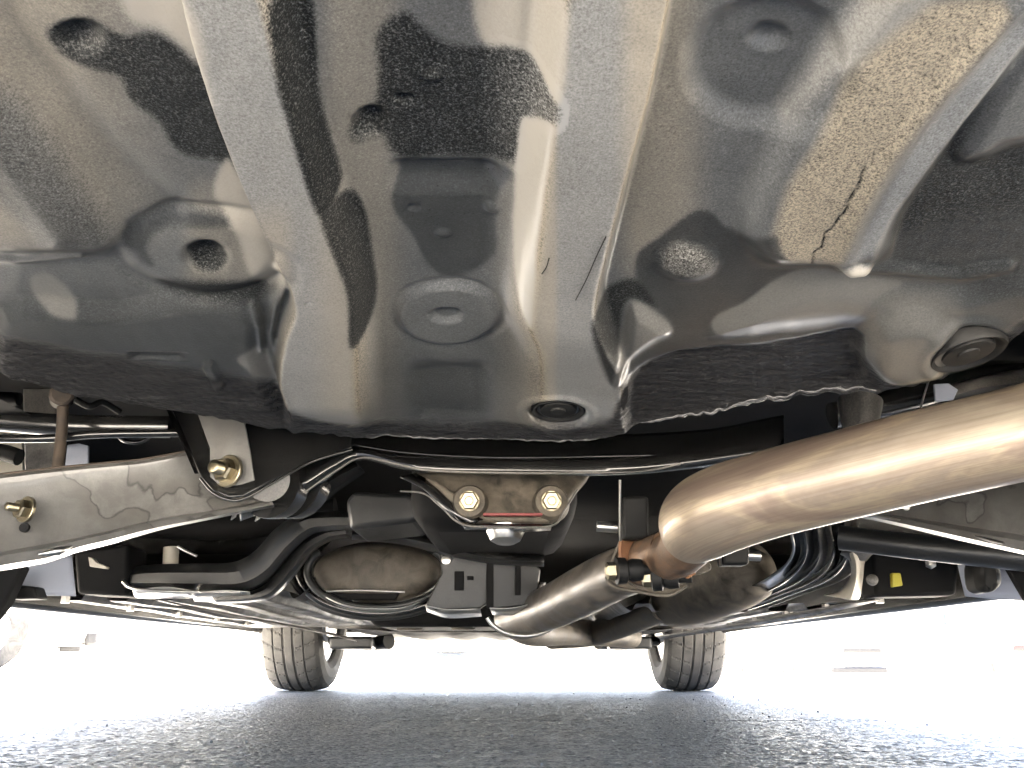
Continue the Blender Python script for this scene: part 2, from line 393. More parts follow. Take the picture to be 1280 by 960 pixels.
def segd(pts):
    best = np.full(PX.shape, 1e9)
    for (x0, y0), (x1, y1) in zip(pts[:-1], pts[1:]):
        dx, dy = x1 - x0, y1 - y0; t_ = np.clip(((PX - x0) * dx + (PY - y0) * dy) / (dx * dx + dy * dy), 0, 1)
        best = np.minimum(best, np.hypot(PX - x0 - t_ * dx, PY - y0 - t_ * dy))
    return best
wob = fbm(PX, PY, .018, 21, 4) * 3.2; wob2 = fbm(PX, PY, .018, 22, 4) * 3.2
def sdf(poly, spl=True):
    """signed distance in photo pixels, positive inside"""
    p = catmull(poly, len(poly) * 4, True) if spl else [np.array(q, float) for q in poly]
    p = np.array(p); lo, hi = p.min(0) - 60, p.max(0) + 60
    msk = (PX > lo[0]) & (PX < hi[0]) & (PY > lo[1]) & (PY < hi[1]); out = np.full(PX.shape, -60.0)
    x, y = (PX + wob)[msk], (PY + wob2)[msk]; best = np.full(x.shape, 1e9); ins = np.zeros(x.shape, bool)
    for (x0, y0), (x1, y1) in zip(p, np.roll(p, -1, 0)):
        dx, dy = x1 - x0, y1 - y0; L2 = dx * dx + dy * dy + 1e-9
        t_ = np.clip(((x - x0) * dx + (y - y0) * dy) / L2, 0, 1)
        best = np.minimum(best, (x - x0 - t_ * dx) ** 2 + (y - y0 - t_ * dy) ** 2)
        cr = (y0 > y) != (y1 > y)
        ins ^= cr & (x < (x1 - x0) * (y - y0) / (dy if abs(dy) > 1e-9 else 1e-9) + x0)
    out[msk] = np.where(ins, 1, -1) * np.sqrt(best); return out

# --- relief, positive = pressed towards the ground
H = np.zeros_like(X)
ribL = band([(232, -60), (245, 0), (272, 95), (306, 190), (342, 275), (374, 352), (362, 400), (356, 450), (368, 500), (380, 620)],
            [(318, -60), (332, 0), (352, 80), (378, 170), (402, 250), (430, 330), (436, 400), (438, 470), (450, 620)], 15, 42)
ribR = band([(722, -60), (715, 0), (704, 100), (694, 200), (684, 300), (676, 380), (690, 440), (690, 620)],
            [(832, -60), (820, 0), (802, 90), (776, 190), (752, 290), (738, 365), (756, 420), (770, 470), (780, 620)], 54, 22)
endf = 1 - sstep(470, 535, PY)
H += .019 * ribL * (1 - .8 * sstep(480, 540, PY)) + .018 * ribR * (1 - .8 * sstep(400, 500, PY))
# centre channel: high floor between the ribs, ramps down at the front
chan = sstep(400, 500, PX) * (1 - sstep(600, 655, PX)) * (1 - sstep(360, 470, PY))
H -= .008 * chan
r = ell(560, 398, 64, 33); H += .0042 * (1 - sstep(.86, 1.06, r)) - .0012 * np.exp(-((r - 1.1) / .08) ** 2)
r = ell(558, 397, 23, 9); H -= .004 * (1 - sstep(.6, 1.1, r))
H -= .005 * sstep(212, 226, PY) * (1 - sstep(236, 262, PY)) * sstep(480, 505, PX) * (1 - sstep(600, 640, PX))
tr = sstep(500, 530, PX) * (1 - sstep(598, 622, PX)) * sstep(448, 468, PY) * (1 - sstep(515, 535, PY)); H -= .005 * tr
for (cx, cy, rx, ry, a) in ((540, 110, 16, 8, .003), (501, 140, 16, 7, -.003), (458, 163, 24, 20, -.007), (613, 272, 11, 7, .0025), (517, 274, 9, 5, -.0016),
                            (552, 305, 11, 6, .0018), (100, 46, 34, 24, -.006), (258, 312, 30, 21, -.008), (962, 58, 28, 19, -.0045), (858, 325, 42, 26, .006),
                            (1068, 316, 26, 13, .009), (388, 347, 4, 3, -.001)):
    r = ell(cx, cy, rx, ry); H += a * (1 - sstep(.25, 1.15, r))
r = ell(258, 312, 104, 50); H += .0042 * (1 - sstep(.7, 1.06, r)) - .002 * np.exp(-((r - 1.08) / .1) ** 2)
r = ell(958, 78, 102, 78, -8); H -= .0055 * (1 - sstep(.78, 1.12, r))
# left: outer wheel-well swage running to the upper left, ending in a rounded nose
sw = sstep(-46, 0, -(PX - curve([(-150, -60), (-95, 0), (-20, 100), (60, 200), (120, 290), (110, 330), (20, 420)], PY)))
H += .013 * sw * (1 - sstep(285, 325, PY))
H -= .004 * np.exp(-(segd([(-40, -40), (50, 90), (150, 210), (215, 262)]) / 22) ** 2)
H += .004 * np.exp(-(segd([(-90, 60), (20, 190), (80, 270)]) / 20) ** 2)
# stepped corner under the left rib
H += .007 * sstep(0, 26, sdf([(150, 372), (240, 352), (300, 360), (332, 385), (334, 430), (352, 480), (372, 540), (150, 560), (0, 520), (0, 380)]))
for pl_, w0, a0 in (([(318, 376), (326, 400), (328, 430)], 5, .004), ([(350, 326), (359, 350), (346, 374), (340, 408), (344, 445), (358, 484)], 5.5, .0045), ([(-30, 318), (20, 321), (60, 317), (104, 308)], 7, .004)):
    H += a0 * np.exp(-(segd(pl_) / w0) ** 2)
# right: broad swage with flat crest, ends in a nose
swr = band([(1145, -60), (1105, 0), (1030, 110), (985, 200), (962, 270), (985, 330), (1000, 420)],
           [(1330, -60), (1282, 0), (1205, 105), (1150, 180), (1100, 255), (1080, 318), (1070, 420)], 52, 40)
H += .015 * swr * (1 - sstep(296, 338, PY))
H += .004 * np.exp(-((PX - curve([(1290, -60), (1240, 0), (1150, 110), (1095, 190), (1062, 260), (1050, 330), (1040, 420)], PY)) / 15) ** 2) * (1 - sstep(290, 330, PY))
H += .009 * sstep(-14, 26, sdf([(1196, 188), (1225, 120), (1300, 20), (1420, -40), (1420, 170), (1280, 172), (1230, 190)]))
H += .0035 * np.exp(-(segd([(1050, 330), (1120, 334), (1200, 342), (1260, 330)]) / 7) ** 2)
H += .006 * sstep(0, 34, sdf([(985, 345), (1060, 338), (1130, 350), (1200, 345), (1300, 330), (1400, 420), (1250, 520), (1085, 520), (1080, 430), (1060, 412), (900, 430), (880, 410)]))
H += .010 * (1 - sstep(.55, 1.1, ell(1135, 425, 70, 48, -10)))
H -= .006 * sstep(-4, 10, sdf([(790, 470), (850, 440), (960, 432), (1070, 412), (1080, 440), (1078, 480), (1000, 510), (800, 545)]))
H += .006 * sstep(0, 18, sdf([(790, 372), (832, 398), (842, 418), (820, 432), (790, 452), (778, 474), (768, 470), (778, 410)]))
# drawn slot and tab
H -= .0035 * (1 - sstep(.6, 1.1, np.maximum(np.abs(PX - 198) / 37, np.abs(PY - 435) / 5)))
H += .0035 * (1 - sstep(4, 9, segd([(262, 446), (274, 469)])))
# plug seats
for (cx, cy, rx, ry, ro) in ((697, 513, 39, 19, 0), (1207, 425, 50, 29, -8)):
    r = ell(cx, cy, rx, ry, ro); H += .002 * np.exp(-((r - 1.12) / .16) ** 2) - (.006 if cx < 1000 else .002) * (1 - sstep(.84, .98, r))
H += .0011 * fbm(PX, PY, .011, 31, 3) + .00022 * fbm(PX, PY, .08, 32, 3)
# hairline split in the sealer on the right swage
ck = [(1076, 178), (1068, 205), (1060, 215), (1052, 236), (1044, 245), (1038, 258), (1028, 264), (1024, 282), (1014, 290), (1012, 308)]
crk = segd(ck)
H -= .0014 * (1 - sstep(.3, 2.6, crk))

# --- dust film tones, with reflections and highlights painted in
D = np.full_like(X, .52); S = np.full_like(X, .26); T = np.zeros_like(X); W = np.zeros_like(X)
def paint(arr, poly, val, soft=5, spl=True, s0=None):
    a = sstep(-soft, soft, s0 if s0 is not None else sdf(poly, spl)); arr[:] = arr * (1 - a) + val * a
    return a
D -= .26 * sstep(320, 400, PY) * (1 - sstep(330, 400, PX)) + .22 * sstep(300, 400, PY) * sstep(760, 840, PX)
D -= .16 * sstep(360, 470, PY)
T += .55 * (1 - sstep(60, 260, PX)) * (1 - sstep(250, 330, PY)) + .35 * sstep(380, 430, PX) * (1 - sstep(470, 520, PX)) + .5 * sstep(760, 800, PX) * (1 - sstep(840, 900, PX)) * (1 - sstep(300, 380, PY))
T += .4 * sstep(600, 660, PX) * (1 - sstep(690, 700, PX)) + .35 * (1 - sstep(0, 30, np.abs(PX - 300) - 50)) * sstep(200, 260, PY) * (1 - sstep(340, 380, PY))  # cream tint of highlights painted on the walls beside the ribs
tanb = [(1100, -30), (1165, -30), (1250, -20), (1150, 110), (1090, 200), (1050, 290), (1040, 325), (1000, 318), (965, 285), (985, 200), (1040, 110)]
a = paint(T, tanb, .95, 10); S += .42 * a; D -= .05 * a
paint(D, [(1260, 0), (1290, 10), (1215, 110), (1140, 215), (1095, 285), (1060, 300), (1085, 250), (1150, 130)], .72, 8)
# sky and ground reflection painted as even pale tone on both rib faces
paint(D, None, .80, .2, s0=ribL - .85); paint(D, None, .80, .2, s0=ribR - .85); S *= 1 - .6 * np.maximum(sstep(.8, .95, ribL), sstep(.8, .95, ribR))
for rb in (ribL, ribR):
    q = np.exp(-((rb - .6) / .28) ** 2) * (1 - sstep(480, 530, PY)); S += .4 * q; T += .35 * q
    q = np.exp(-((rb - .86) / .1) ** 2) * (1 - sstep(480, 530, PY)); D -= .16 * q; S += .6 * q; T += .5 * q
dark = [  # dark patches: thin dust and reflected shaded ground, both painted as tone
 ([(60, 40), (105, 22), (150, 44), (190, 40), (220, 56), (246, 78), (262, 96), (275, 130), (300, 182), (326, 240), (345, 285), (325, 272), (290, 222), (275, 200), (240, 196), (218, 182), (200, 152), (165, 128), (148, 98), (110, 85), (75, 68)], .13, 6, .75),
 ([(340, -30), (384, -10), (394, 60), (402, 118), (424, 205), (424, 228), (404, 238), (386, 190), (368, 120), (350, 60)], .02, 4, .95),
 ([(404, 238), (432, 238), (450, 258), (462, 310), (470, 370), (462, 400), (440, 408), (434, 340), (416, 280)], .04, 4, .9),
 ([(470, 62), (488, 40), (512, 36), (532, 56), (560, 72), (600, 74), (632, 62), (660, 66), (694, 92), (692, 120), (664, 140), (645, 205), (560, 212), (500, 214), (484, 200), (474, 182), (444, 182), (436, 165), (458, 146), (470, 135), (474, 100)], .15, 8, .9),
 ([(500, 222), (560, 216), (640, 216), (622, 262), (622, 318), (600, 346), (566, 361), (534, 346), (518, 312), (494, 284), (488, 262), (496, 236)], .26, 4, .18),
 ([(796, 352), (798, 316), (830, 292), (868, 264), (892, 266), (908, 282), (935, 288), (966, 268), (976, 292), (1000, 322), (1060, 334), (1010, 340), (975, 360), (945, 380), (900, 392), (888, 412), (850, 410), (828, 388), (800, 368)], .16, 5, .25),
 ([(738, 372), (770, 352), (796, 350), (822, 384), (788, 372), (776, 400), (776, 440), (766, 470), (748, 420)], .08, 5, .85),
 ([(1290, 30), (1250, 82), (1205, 160), (1200, 190), (1232, 188), (1290, 172), (1400, 160), (1400, 300), (1250, 290), (1130, 300), (1110, 262), (1150, 190), (1215, 110)], .15, 9, .75),
 ([(1080, 300), (1250, 260), (1400, 290), (1400, 420), (1200, 350), (1080, 332)], .20, 18, .5),
 ([(200, 345), (300, 342), (330, 352), (322, 372), (262, 366), (210, 362)], .08, 7, .8),
 ([(232, 305), (246, 296), (272, 298), (284, 312), (272, 328), (246, 328)], .08, 4, .9),
 ([(150, 292), (190, 268), (250, 262), (300, 268), (250, 276), (200, 284), (180, 305), (190, 325), (165, 318)], .20, 6, .3),
 ([(515, 462), (560, 452), (606, 458), (612, 500), (600, 522), (530, 522), (512, 500)], .28, 8, .5),
 ([(-60, 60), (20, 110), (110, 230), (140, 300), (90, 320), (30, 250), (-60, 170)], .42, 14, .5),
 ([(870, 120), (860, 90), (880, 30), (940, 0), (1000, 20), (1030, 60), (990, 120), (930, 152), (880, 140)], .46, 18, .2),
]
for poly, val, soft, spk in dark:
    a = paint(D, poly, val, soft); S[:] = S * (1 - a) + spk * a; T *= 1 - .8 * a
light = [  # pale patches: dust, then cream highlights painted on slopes that catch light
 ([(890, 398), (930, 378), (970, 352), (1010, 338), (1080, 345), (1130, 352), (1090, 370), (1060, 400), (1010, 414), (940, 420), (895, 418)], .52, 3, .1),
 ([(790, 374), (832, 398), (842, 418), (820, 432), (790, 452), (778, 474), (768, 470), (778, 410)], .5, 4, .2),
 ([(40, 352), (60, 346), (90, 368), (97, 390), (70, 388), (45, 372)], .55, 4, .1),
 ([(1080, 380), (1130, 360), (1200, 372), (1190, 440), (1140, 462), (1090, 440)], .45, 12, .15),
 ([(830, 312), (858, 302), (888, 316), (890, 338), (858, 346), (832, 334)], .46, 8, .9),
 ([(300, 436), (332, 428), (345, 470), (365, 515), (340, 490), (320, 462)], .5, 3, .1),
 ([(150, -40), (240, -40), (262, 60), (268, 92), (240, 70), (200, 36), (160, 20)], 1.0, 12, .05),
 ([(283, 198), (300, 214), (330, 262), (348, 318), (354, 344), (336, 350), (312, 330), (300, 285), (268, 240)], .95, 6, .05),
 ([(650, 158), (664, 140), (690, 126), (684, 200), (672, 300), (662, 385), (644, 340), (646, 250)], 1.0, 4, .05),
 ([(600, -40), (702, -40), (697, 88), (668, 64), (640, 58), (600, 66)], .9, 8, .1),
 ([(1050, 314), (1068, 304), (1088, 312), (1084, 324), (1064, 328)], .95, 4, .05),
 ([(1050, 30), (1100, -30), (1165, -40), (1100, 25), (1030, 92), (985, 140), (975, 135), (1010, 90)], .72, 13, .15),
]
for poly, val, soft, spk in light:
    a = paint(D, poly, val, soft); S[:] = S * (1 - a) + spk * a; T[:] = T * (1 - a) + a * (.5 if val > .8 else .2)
D[:] = D * (1 - .9 * (1 - sstep(.3, 1.7, crk)))
a = sstep(-4, 4, sdf([(1078, 470), (1110, 462), (1150, 452), (1190, 440), (1215, 446), (1190, 460), (1140, 474), (1090, 484)])); D[:] = D * (1 - a) + .8 * a; T[:] = np.maximum(T, 1.3 * a)
D = np.where(sdf(dark[3][0]) > -12, D + .34 * sstep(590, 690, PX), D)
# brushed underbody wax along the rim and in the right-hand recess
yl = np.interp(PX, [q[0] for q in edge_px], [q[1] for q in edge_px]); de = yl - PY + wob
wid = np.interp(PX, [-200, 0, 150, 330, 420, 600, 760, 860, 1080, 1120, 1280], [60, 50, 60, 60, 26, 22, 26, 60, 50, 14, 12])
W = np.maximum(W, 1 - sstep(-5, 9, de - wid))
W = np.maximum(W, sstep(-3, 5, sdf([(780, 480), (850, 440), (960, 432), (1070, 412), (1080, 440), (1082, 490), (1000, 520), (780, 560)])))
brush = fbm(X * .6, Y * 2.4, 90, 41, 4)
H += W * (.0009 * brush + .0005 * fbm(X, Y, 500, 42, 2))
lump = np.exp(-(de / 11) ** 2) * sstep(770, 800, PX) * (1 - sstep(1060, 1130, PX)); H += lump * .006 * (.6 + .8 * fbm(PX, PY, .12, 43, 3)) 
H += np.exp(-((de - 4) / 5) ** 2) * .0012 * (.5 + fbm(PX, PY, .25, 44, 3))

Z = Zb - H
# rim turns up
na = 26; Xa = np.repeat(xs[None], na, 0); s_ = np.linspace(0, 1, na)[1:, None]
ang = np.clip(s_ * 2.2, 0, 1) * math.pi / 2; up = np.clip(s_ - .4545, 0, 1) / .5455 * .10
Ya = Y[-1:] + .012 * np.sin(ang); Za = Z[-1:] + .012 * (1 - np.cos(ang)) + up
Xf = np.vstack([X, Xa[1:]]); Yf = np.vstack([Y, Ya]); Zf = np.vstack([Z, Za])
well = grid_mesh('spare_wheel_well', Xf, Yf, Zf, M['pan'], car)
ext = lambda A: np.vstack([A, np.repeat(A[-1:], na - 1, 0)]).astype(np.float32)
for nm, A in (('dust_reflection', D), ('speck', S), ('tan', np.clip(T, 0, 1.2)), ('wax', W)):
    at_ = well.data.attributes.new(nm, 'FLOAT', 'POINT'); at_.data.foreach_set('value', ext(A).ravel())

def pan_at(px, py):
    i, j = np.unravel_index(np.argmin((PX - px) ** 2 + (PY - py) ** 2), PX.shape)
    return Vector((X[i, j], Y[i, j], Z[i, j])), i, j
# rubber drain plugs
for (cx, cy, rx, ry) in ((697, 513, 33, 16), (1207, 425, 45, 25)):
    c0, i, j = pan_at(cx, cy); rad = rx / F * (c0.y * cp + (c0.z - .12) * sp)
    k = int(rad * .5 / .0014); l_, r_ = pan_at(cx - rx, cy)[0], pan_at(cx + rx, cy)[0]; u_, d_ = pan_at(cx, cy - ry)[0], pan_at(cx, cy + ry)[0]
    ax = (r_ - l_).cross(u_ - d_).normalized(); ax = -ax if ax.z > 0 else ax
    ax = (ax + Vector((0, 0, -.6))).normalized()
    base = (l_ + r_ + u_ + d_) / 4 + ax * (.001 if cx < 1000 else .004)
    pl = lathe('drain_plug', base, ax, [(-.010, rad * 1.02), (.001, rad * 1.02), (.003, rad * .98), (.0025, rad * .9), (-.001, rad * .84), (-.002, rad * .72), (.002, rad * .68), (.0025, rad * .60), (.001, rad * .2), (.001, rad * .05)], M['bush'], well, seg=48, sharp=60)
    lathe('plug_button', base + ax * .001, ax, [(0, rad * .3), (.002, rad * .28), (.0025, rad * .05)], M['bush'], pl, seg=24)
# stiff black hairs caught on the right rib
for q in ([(757, 262), (744, 290), (732, 318), (718, 345)], [(687, 290), (683, 302), (678, 312)]):
    tube('stray_fibre', [pan_at(*a_)[0] + Vector((0, -.0002, -.0008)) for a_ in q], .0004, M['bush'], well, seg=5)

# lumpy seam sealer along the pressed rim
M['sealer'] = surface('glossy_seam_sealer', (.045, .045, .047), (.02, .02, .02), rough=.2, dirt_amt=.6, sc_=60, bstr=1.0, coat=.6)
for (x0, x1, r0, off) in ((440, 760, .0013, -3), (790, 1000, .0020, -2), (905, 1110, .0018, -9)):
    pts = []; rr0 = []
    for k, px in enumerate(np.arange(x0, x1, 5)):
        py = np.interp(px, [q[0] for q in edge_px], [q[1] for q in edge_px]) + off
        p = pan_at(px, py)[0] + Vector((0, 0, .0006)); w_ = .5 + .5 * abs(math.sin(px * .31) * math.cos(px * .083 + 1)) + .35 * random.random()
        env = min(1, k / 6, (x1 - px) / 30); pts.append(p); rr0.append(r0 * w_ * max(.15, env))
    tube('seam_sealer', pts, rr0, M['sealer'], well, n=len(pts) * 2, seg=9)

# ---- body shell round it
prof = [(-.08, .38), (-.12, .50), (-.12, .78), (-.08, .98), (.05, 1.05), (.45, 1.36), (1.1, 1.46), (1.9, 1.44), (2.75, 1.02), (3.9, .88), (4.2, .70), (4.25, .45), (4.2, .24)]
CX = -.07
def side_outline():
    pts = [(-.08, .38)] + prof[1:]
    def arch(yc, r_=.36):
        return [(yc + r_ * math.cos(a), .33 + r_ * math.sin(a)) for a in np.linspace(R(-15), R(195), 14)]
    low = [(3.98, .2)] + arch(3.6) + [(2.9, .21), (2.0, .21), (1.25, .21)] + arch(.83) + [(.35, .25), (.05, .32)]
    return pts + low
so_ = side_outline()
for s in (-1, 1):
    vs = [(CX + s * .97, y, z) for y, z in so_] + [(CX + s * .86, y, z) for y, z in so_]; n = len(so_)
    fs = [tuple(range(n)), tuple(range(2 * n - 1, n - 1, -1))] + [(i, i + n, (i + 1) % n + n, (i + 1) % n) for i in range(n)]
    mesh('body_side', vs, fs, M['gloss'], car, smooth=False)
vs = []; 
for y, z in prof: vs += [(CX - .86, y, z), (CX + .86, y, z)]
mesh('body_top', vs, [(2 * i, 2 * i + 1, 2 * i + 3, 2 * i + 2) for i in range(len(prof) - 1)], M['gloss'], car, smooth=False)
# rear bumper underside and rear floor behind the viewer
box('rear_valance', (CX - .84, -.07, .385), (CX + .84, .04, .395), M['deep'], car)
# main floor, matt and dark, above everything
def sheet(name, x0, x1, y0, y1, zf, m, nx=40, ny=40, parent=car):
    Xs, Ys = np.meshgrid(np.linspace(x0, x1, nx), np.linspace(y0, y1, ny)); return grid_mesh(name, Xs, Ys, zf(Xs, Ys), m, parent)
sheet('floor_pan', CX - .86, CX + .86, .50, 2.0, lambda x, y: .50 - .06 * sstep(1.2, 1.9, y) + 0 * x, M['deep'])
sheet('floor_pan', CX - .86, CX + .86, 1.99, 4.1, lambda x, y: .45 - .10 * sstep(2.6, 3.4, y) - .1 * sstep(.35, .45, np.abs(x)) + 0 * x, M['deep'])
# quarter floors beside the wheel well
for s in (-1, 1):
    sheet('quarter_floor', s * .58, CX + s * .86, 0.0, 1.0, lambda x, y: .40 + 0 * x, M['deep'], 10, 10)

# ---- front half: corrugated floor sheets, sills, engine tray
for s in (-1, 1):
    def zf(x, y, s=s):
        a = np.abs(x - CX)
        rib = .010 * np.clip(np.sin(a * 2 * math.pi / .085) * 3, -1, 1) * sstep(1.5, 1.65, y) * (1 - sstep(2.6, 2.8, y))
        return .232 + rib * .8 + .02 * (y - 1.5) * -.35 + .06 * (1 - sstep(.26, .34, a)) + .0025 * fbm(x, y, 14, 51) - .0 * a
    o = sheet('ribbed_floor', CX + s * .22, CX + s * .80, 1.95 if s > 0 else 1.62, 3.0, zf, M['floor'], 160, 90)
    box('sill', (CX + min(s * .80, s * .86), 1.22, .205), (CX + max(s * .80, s * .86), 3.1, .30), M['gloss'], car, bevel=.01)
    for k in range(5):
        yy = 1.55 + .27 * k
        tube('floor_bolt', [(CX + s * .72, yy, .228), (CX + s * .72, yy, .214)], .008, M['steel'], car, seg=6, spline=False)
def zt(x, y): return .198 + .02 * sstep(.3, .7, np.abs(x)) + .006 * np.sin(x * 40) * sstep(2.9, 3.0, y) + .012 * (y - 3.4) ** 2 + .002 * fbm(x, y, 15, 55)
sheet('engine_tray', -.55, .55, 2.84, 4.02, zt, M['deep'], 80, 60)
box('gearbox_sump', (-.40, 2.45, .205), (.08, 2.88, .30), M['deep'], car, bevel=.03)
box('front_crossmember', (-.68, 3.30, .155), (-.52, 3.42, .20), M['plastic'], car, bevel=.01)
box('front_crossmember', (.36, 3.30, .155), (.52, 3.42, .20), M['plastic'], car, bevel=.01)
for s in (-1, 1):
    tube('lower_front_arm', [(CX + s * .40, 3.4, .185), (CX + s * .52, 3.5, .175), (CX + s * .66, 3.59, .19)], [.03, .022, .018], M['plastic'], car, seg=12)
tube('anti_roll_bar', [(-.62, 3.0, .23), (-.3, 2.93, .215), (.3, 2.93, .215), (.62, 3.0, .23)], .012, M['arm'], car, seg=10)
# gearbox casting lumps with bolts, seen as a ragged lower edge
for k, (x, y, r_) in enumerate(((-.30, 2.6, .05), (-.14, 2.55, .045), (.02, 2.65, .05), (.16, 2.7, .04))):
    lathe('casting_boss', (x, y, .235), (0, 0, -1), [(0, r_), (.025, r_ * .95), (.035, r_ * .7), (.036, r_ * .2)], M['cast'], car, seg=20)

# ---- wheels
def tyre_mesh(name, parent, c, Rr=.325, wdt=.225):
    nA, prof_ = 288, []
    hw = wdt / 2
    for q in np.linspace(-1, 1, 49): prof_.append((q * hw * .86, Rr - .010 * abs(q) ** 3.5))
    side = [(hw * .97, Rr - .022), (hw * 1.03, Rr - .05), (hw * 1.0, Rr - .085), (hw * .88, Rr - .105), (hw * .80, Rr - .11)]
    prof_ = [(-a, b_) for a, b_ in side[::-1]] + prof_ + side
    vs = []; np_ = len(prof_)
    for i in range(nA):
        th = 2 * math.pi * i / nA
        for j, (x, r_) in enumerate(prof_):
            if 5 <= j < np_ - 5:
                q = x / hw
                g = any(abs(q - gg) < .032 for gg in (-.50, -.17, .17, .50))
                ph = (i + int(abs(q) * 7)) % 9; lat = ph < 1 and (abs(q) > .2)
                r_ = r_ - (.006 if g else .004 if lat else 0)
            vs.append((c[0] + x, c[1] + r_ * math.cos(th), c[2] + r_ * math.sin(th)))
    fs = [(i * np_ + j, i * np_ + j + 1, ((i + 1) % nA) * np_ + j + 1, ((i + 1) % nA) * np_ + j) for i in range(nA) for j in range(np_ - 1)]
    return mesh(name, vs, fs, M['rubber'], parent, smooth=False)
def wheel(parent, c, s, full=True, Rr=.325):
    wh = lathe('wheel', (c[0], c[1], c[2]), (s, 0, 0), [(-.085, Rr - .10), (-.08, Rr - .125), (-.03, Rr - .14), (.05, Rr - .14), (.09, Rr - .11), (.092, Rr - .10)], M['rim'], parent, seg=48)
    tyre_mesh('tyre', wh, c, Rr)
    lathe('brake_disc', (c[0] - s * .10, c[1], c[2]), (s, 0, 0), [(0, .05), (.0, .14), (.012, .145), (.014, .05)], M['steel'], wh)
    lathe('hub', (c[0] - s * .12, c[1], c[2]), (s, 0, 0), [(0, .04), (.05, .05), (.10, .06)], M['cast'], wh, seg=20)
    return wh
for s in (-1, 1):
    x = .862 * 0 + s * .785
    wheel(car, (CX + s * .765, 3.6, .325), s)
    wheel(car, (CX + s * .86, .80, .325), s)
    tube('front_strut', [(CX + s * .63, 3.6, .25), (CX + s * .60, 3.6, .6)], .028, M['arm'], car, seg=14)

# ---- rear left control arm: pressed channel with bright lower flange
def dl(px): return .82 + .13 * px / 330
def rail(pts, dY=0): return [(x, y, dl(x) + dY) for x, y in pts]
top = [(-110, 606), (0, 593), (60, 586), (120, 580), (180, 574), (235, 564), (262, 560)]
arm = loft('control_arm', [
    rail([(x, y + 2) for x, y in top], .05), rail([(x, y) for x, y in top], .006), rail([(x, y + 6) for x, y in top], 0),
    rail([(-110, 640), (0, 622), (60, 617), (120, 612), (180, 606), (235, 597), (280, 600)], .004),
    rail([(-110, 700), (0, 676), (60, 665), (120, 650), (180, 640), (260, 628), (335, 618)], .0),
    rail([(-110, 716), (0, 692), (60, 681), (95, 674), (140, 664), (200, 650), (262, 640), (338, 626)], -.004),
    rail([(-110, 722), (0, 697), (60, 687), (95, 678), (140, 668), (200, 654), (262, 643), (340, 628)], -.016),
    rail([(-110, 728), (0, 706), (60, 696), (95, 684), (140, 673), (200, 658), (262, 646), (342, 630)], -.018),
    rail([(-110, 734), (0, 712), (60, 701), (95, 689), (140, 678), (200, 661), (262, 648), (342, 632)], .01)], M['mark'], car, n=90, thick=.003)
tube('arm_rolled_edge', [P(*q) for q in rail(top[1:], .004)], .0014, M['rust'], arm, seg=8)
tube('arm_end_eye', [P(335, 600, .93), P(322, 596, 1.00)], .024, M['arm'], arm, seg=28, spline=False)
lathe('bush', P(318, 594, .94), (0, 1, 0), [(-.03, .012), (-.028, .02), (.03, .02)], M['bush'], arm)
def bolt(parent, c, ax, r_, stud=1.6, washer=1.55, mname='zinc', studr=.42):
    ax = Vector(ax).normalized()
    wsh = lathe('washer', c, ax, [(-.001, r_ * washer), (r_ * .22, r_ * washer), (r_ * .28, r_ * washer * .94)], M[mname], parent, seg=32)
    nutp = [(r_ * .28, r_ * 1.12), (r_ * 1.0, r_ * 1.15), (r_ * 1.18, r_ * .96)]
    nut = lathe('nut', c, ax, nutp, M[mname], parent, seg=6, hexa=True, sharp=20)
    pr = [(r_ * .9, r_ * studr)]
    L0 = r_ * 1.18; k = 8
    for i in range(k): 
        u = L0 + (stud * r_) * i / k; pr += [(u, r_ * studr), (u + stud * r_ / k * .5, r_ * (studr + .06))]
    pr += [(L0 + stud * r_, r_ * studr), (L0 + stud * r_ * 1.06, r_ * studr * .7)]
    if stud > 0: lathe('stud', c, ax, pr, M[mname], parent, seg=20, sharp=60)
    return wsh
bolt(arm, P(33, 637, .825), (-.5, -1, .02), .0082, stud=1.3, studr=.45)
lathe('arm_hole', P(32, 660, .829), (0, -1, 0), [(0, .0045), (.0035, .0045), (.0036, .003)], M['deep'], arm, seg=20)
# slotted eyelet pressed in the flange
tube('flange_slot', [P(48, 693, .81), P(72, 689, .815), P(90, 683, .825)], [.001, .004, .001], M['steel'], arm, seg=10)

# subframe ear with through bolt
ear = prism('subframe_bracket', [(212, 505, .90), (222, 528, .90), (238, 565, .895), (252, 598, .89), (266, 614, .89), (286, 622, .89), (304, 620, .89), (330, 606, .90), (352, 594, .91), (392, 574, .93), (440, 560, .95), (440, 528, .95), (330, 505, .92)], M['gloss'], car, depth=.006, bevel=.0015)
prism('ear_face', [(247, 518, .888), (262, 560, .887), (262, 596, .886), (276, 608, .886), (300, 606, .886), (318, 600, .887), (312, 560, .888), (304, 518, .888)], M['mark'], ear, depth=.003, bevel=.001)
prism('ear_flange', [(211, 506, .90), (222, 528, .90), (238, 565, .895), (248, 592, .89), (243, 592, .87), (232, 566, .875), (216, 530, .88), (206, 508, .88)], M['gloss'], ear, depth=.002, bevel=.0006)
bolt(ear, P(286, 589, .886), (-.42, -1, .02), .0112, stud=1.0, studr=.6)
tube('ear_lower_lip', [P(250, 598, .885), P(266, 616, .885), P(288, 625, .885), P(308, 622, .885), P(352, 597, .905), P(392, 576, .925), P(440, 562, .945)], .0018, M['gloss'], ear, seg=8)
for k, (q, r_) in enumerate((((338, 604, .97), .040), ((362, 600, 1.0), .045))):
    lathe('bush_cup', P(*q), (.3, 1, .1), [(-.004, r_), (0, r_ * 1.02), (.02, r_), (.022, r_ * .7)], M['gloss'], ear, seg=40)

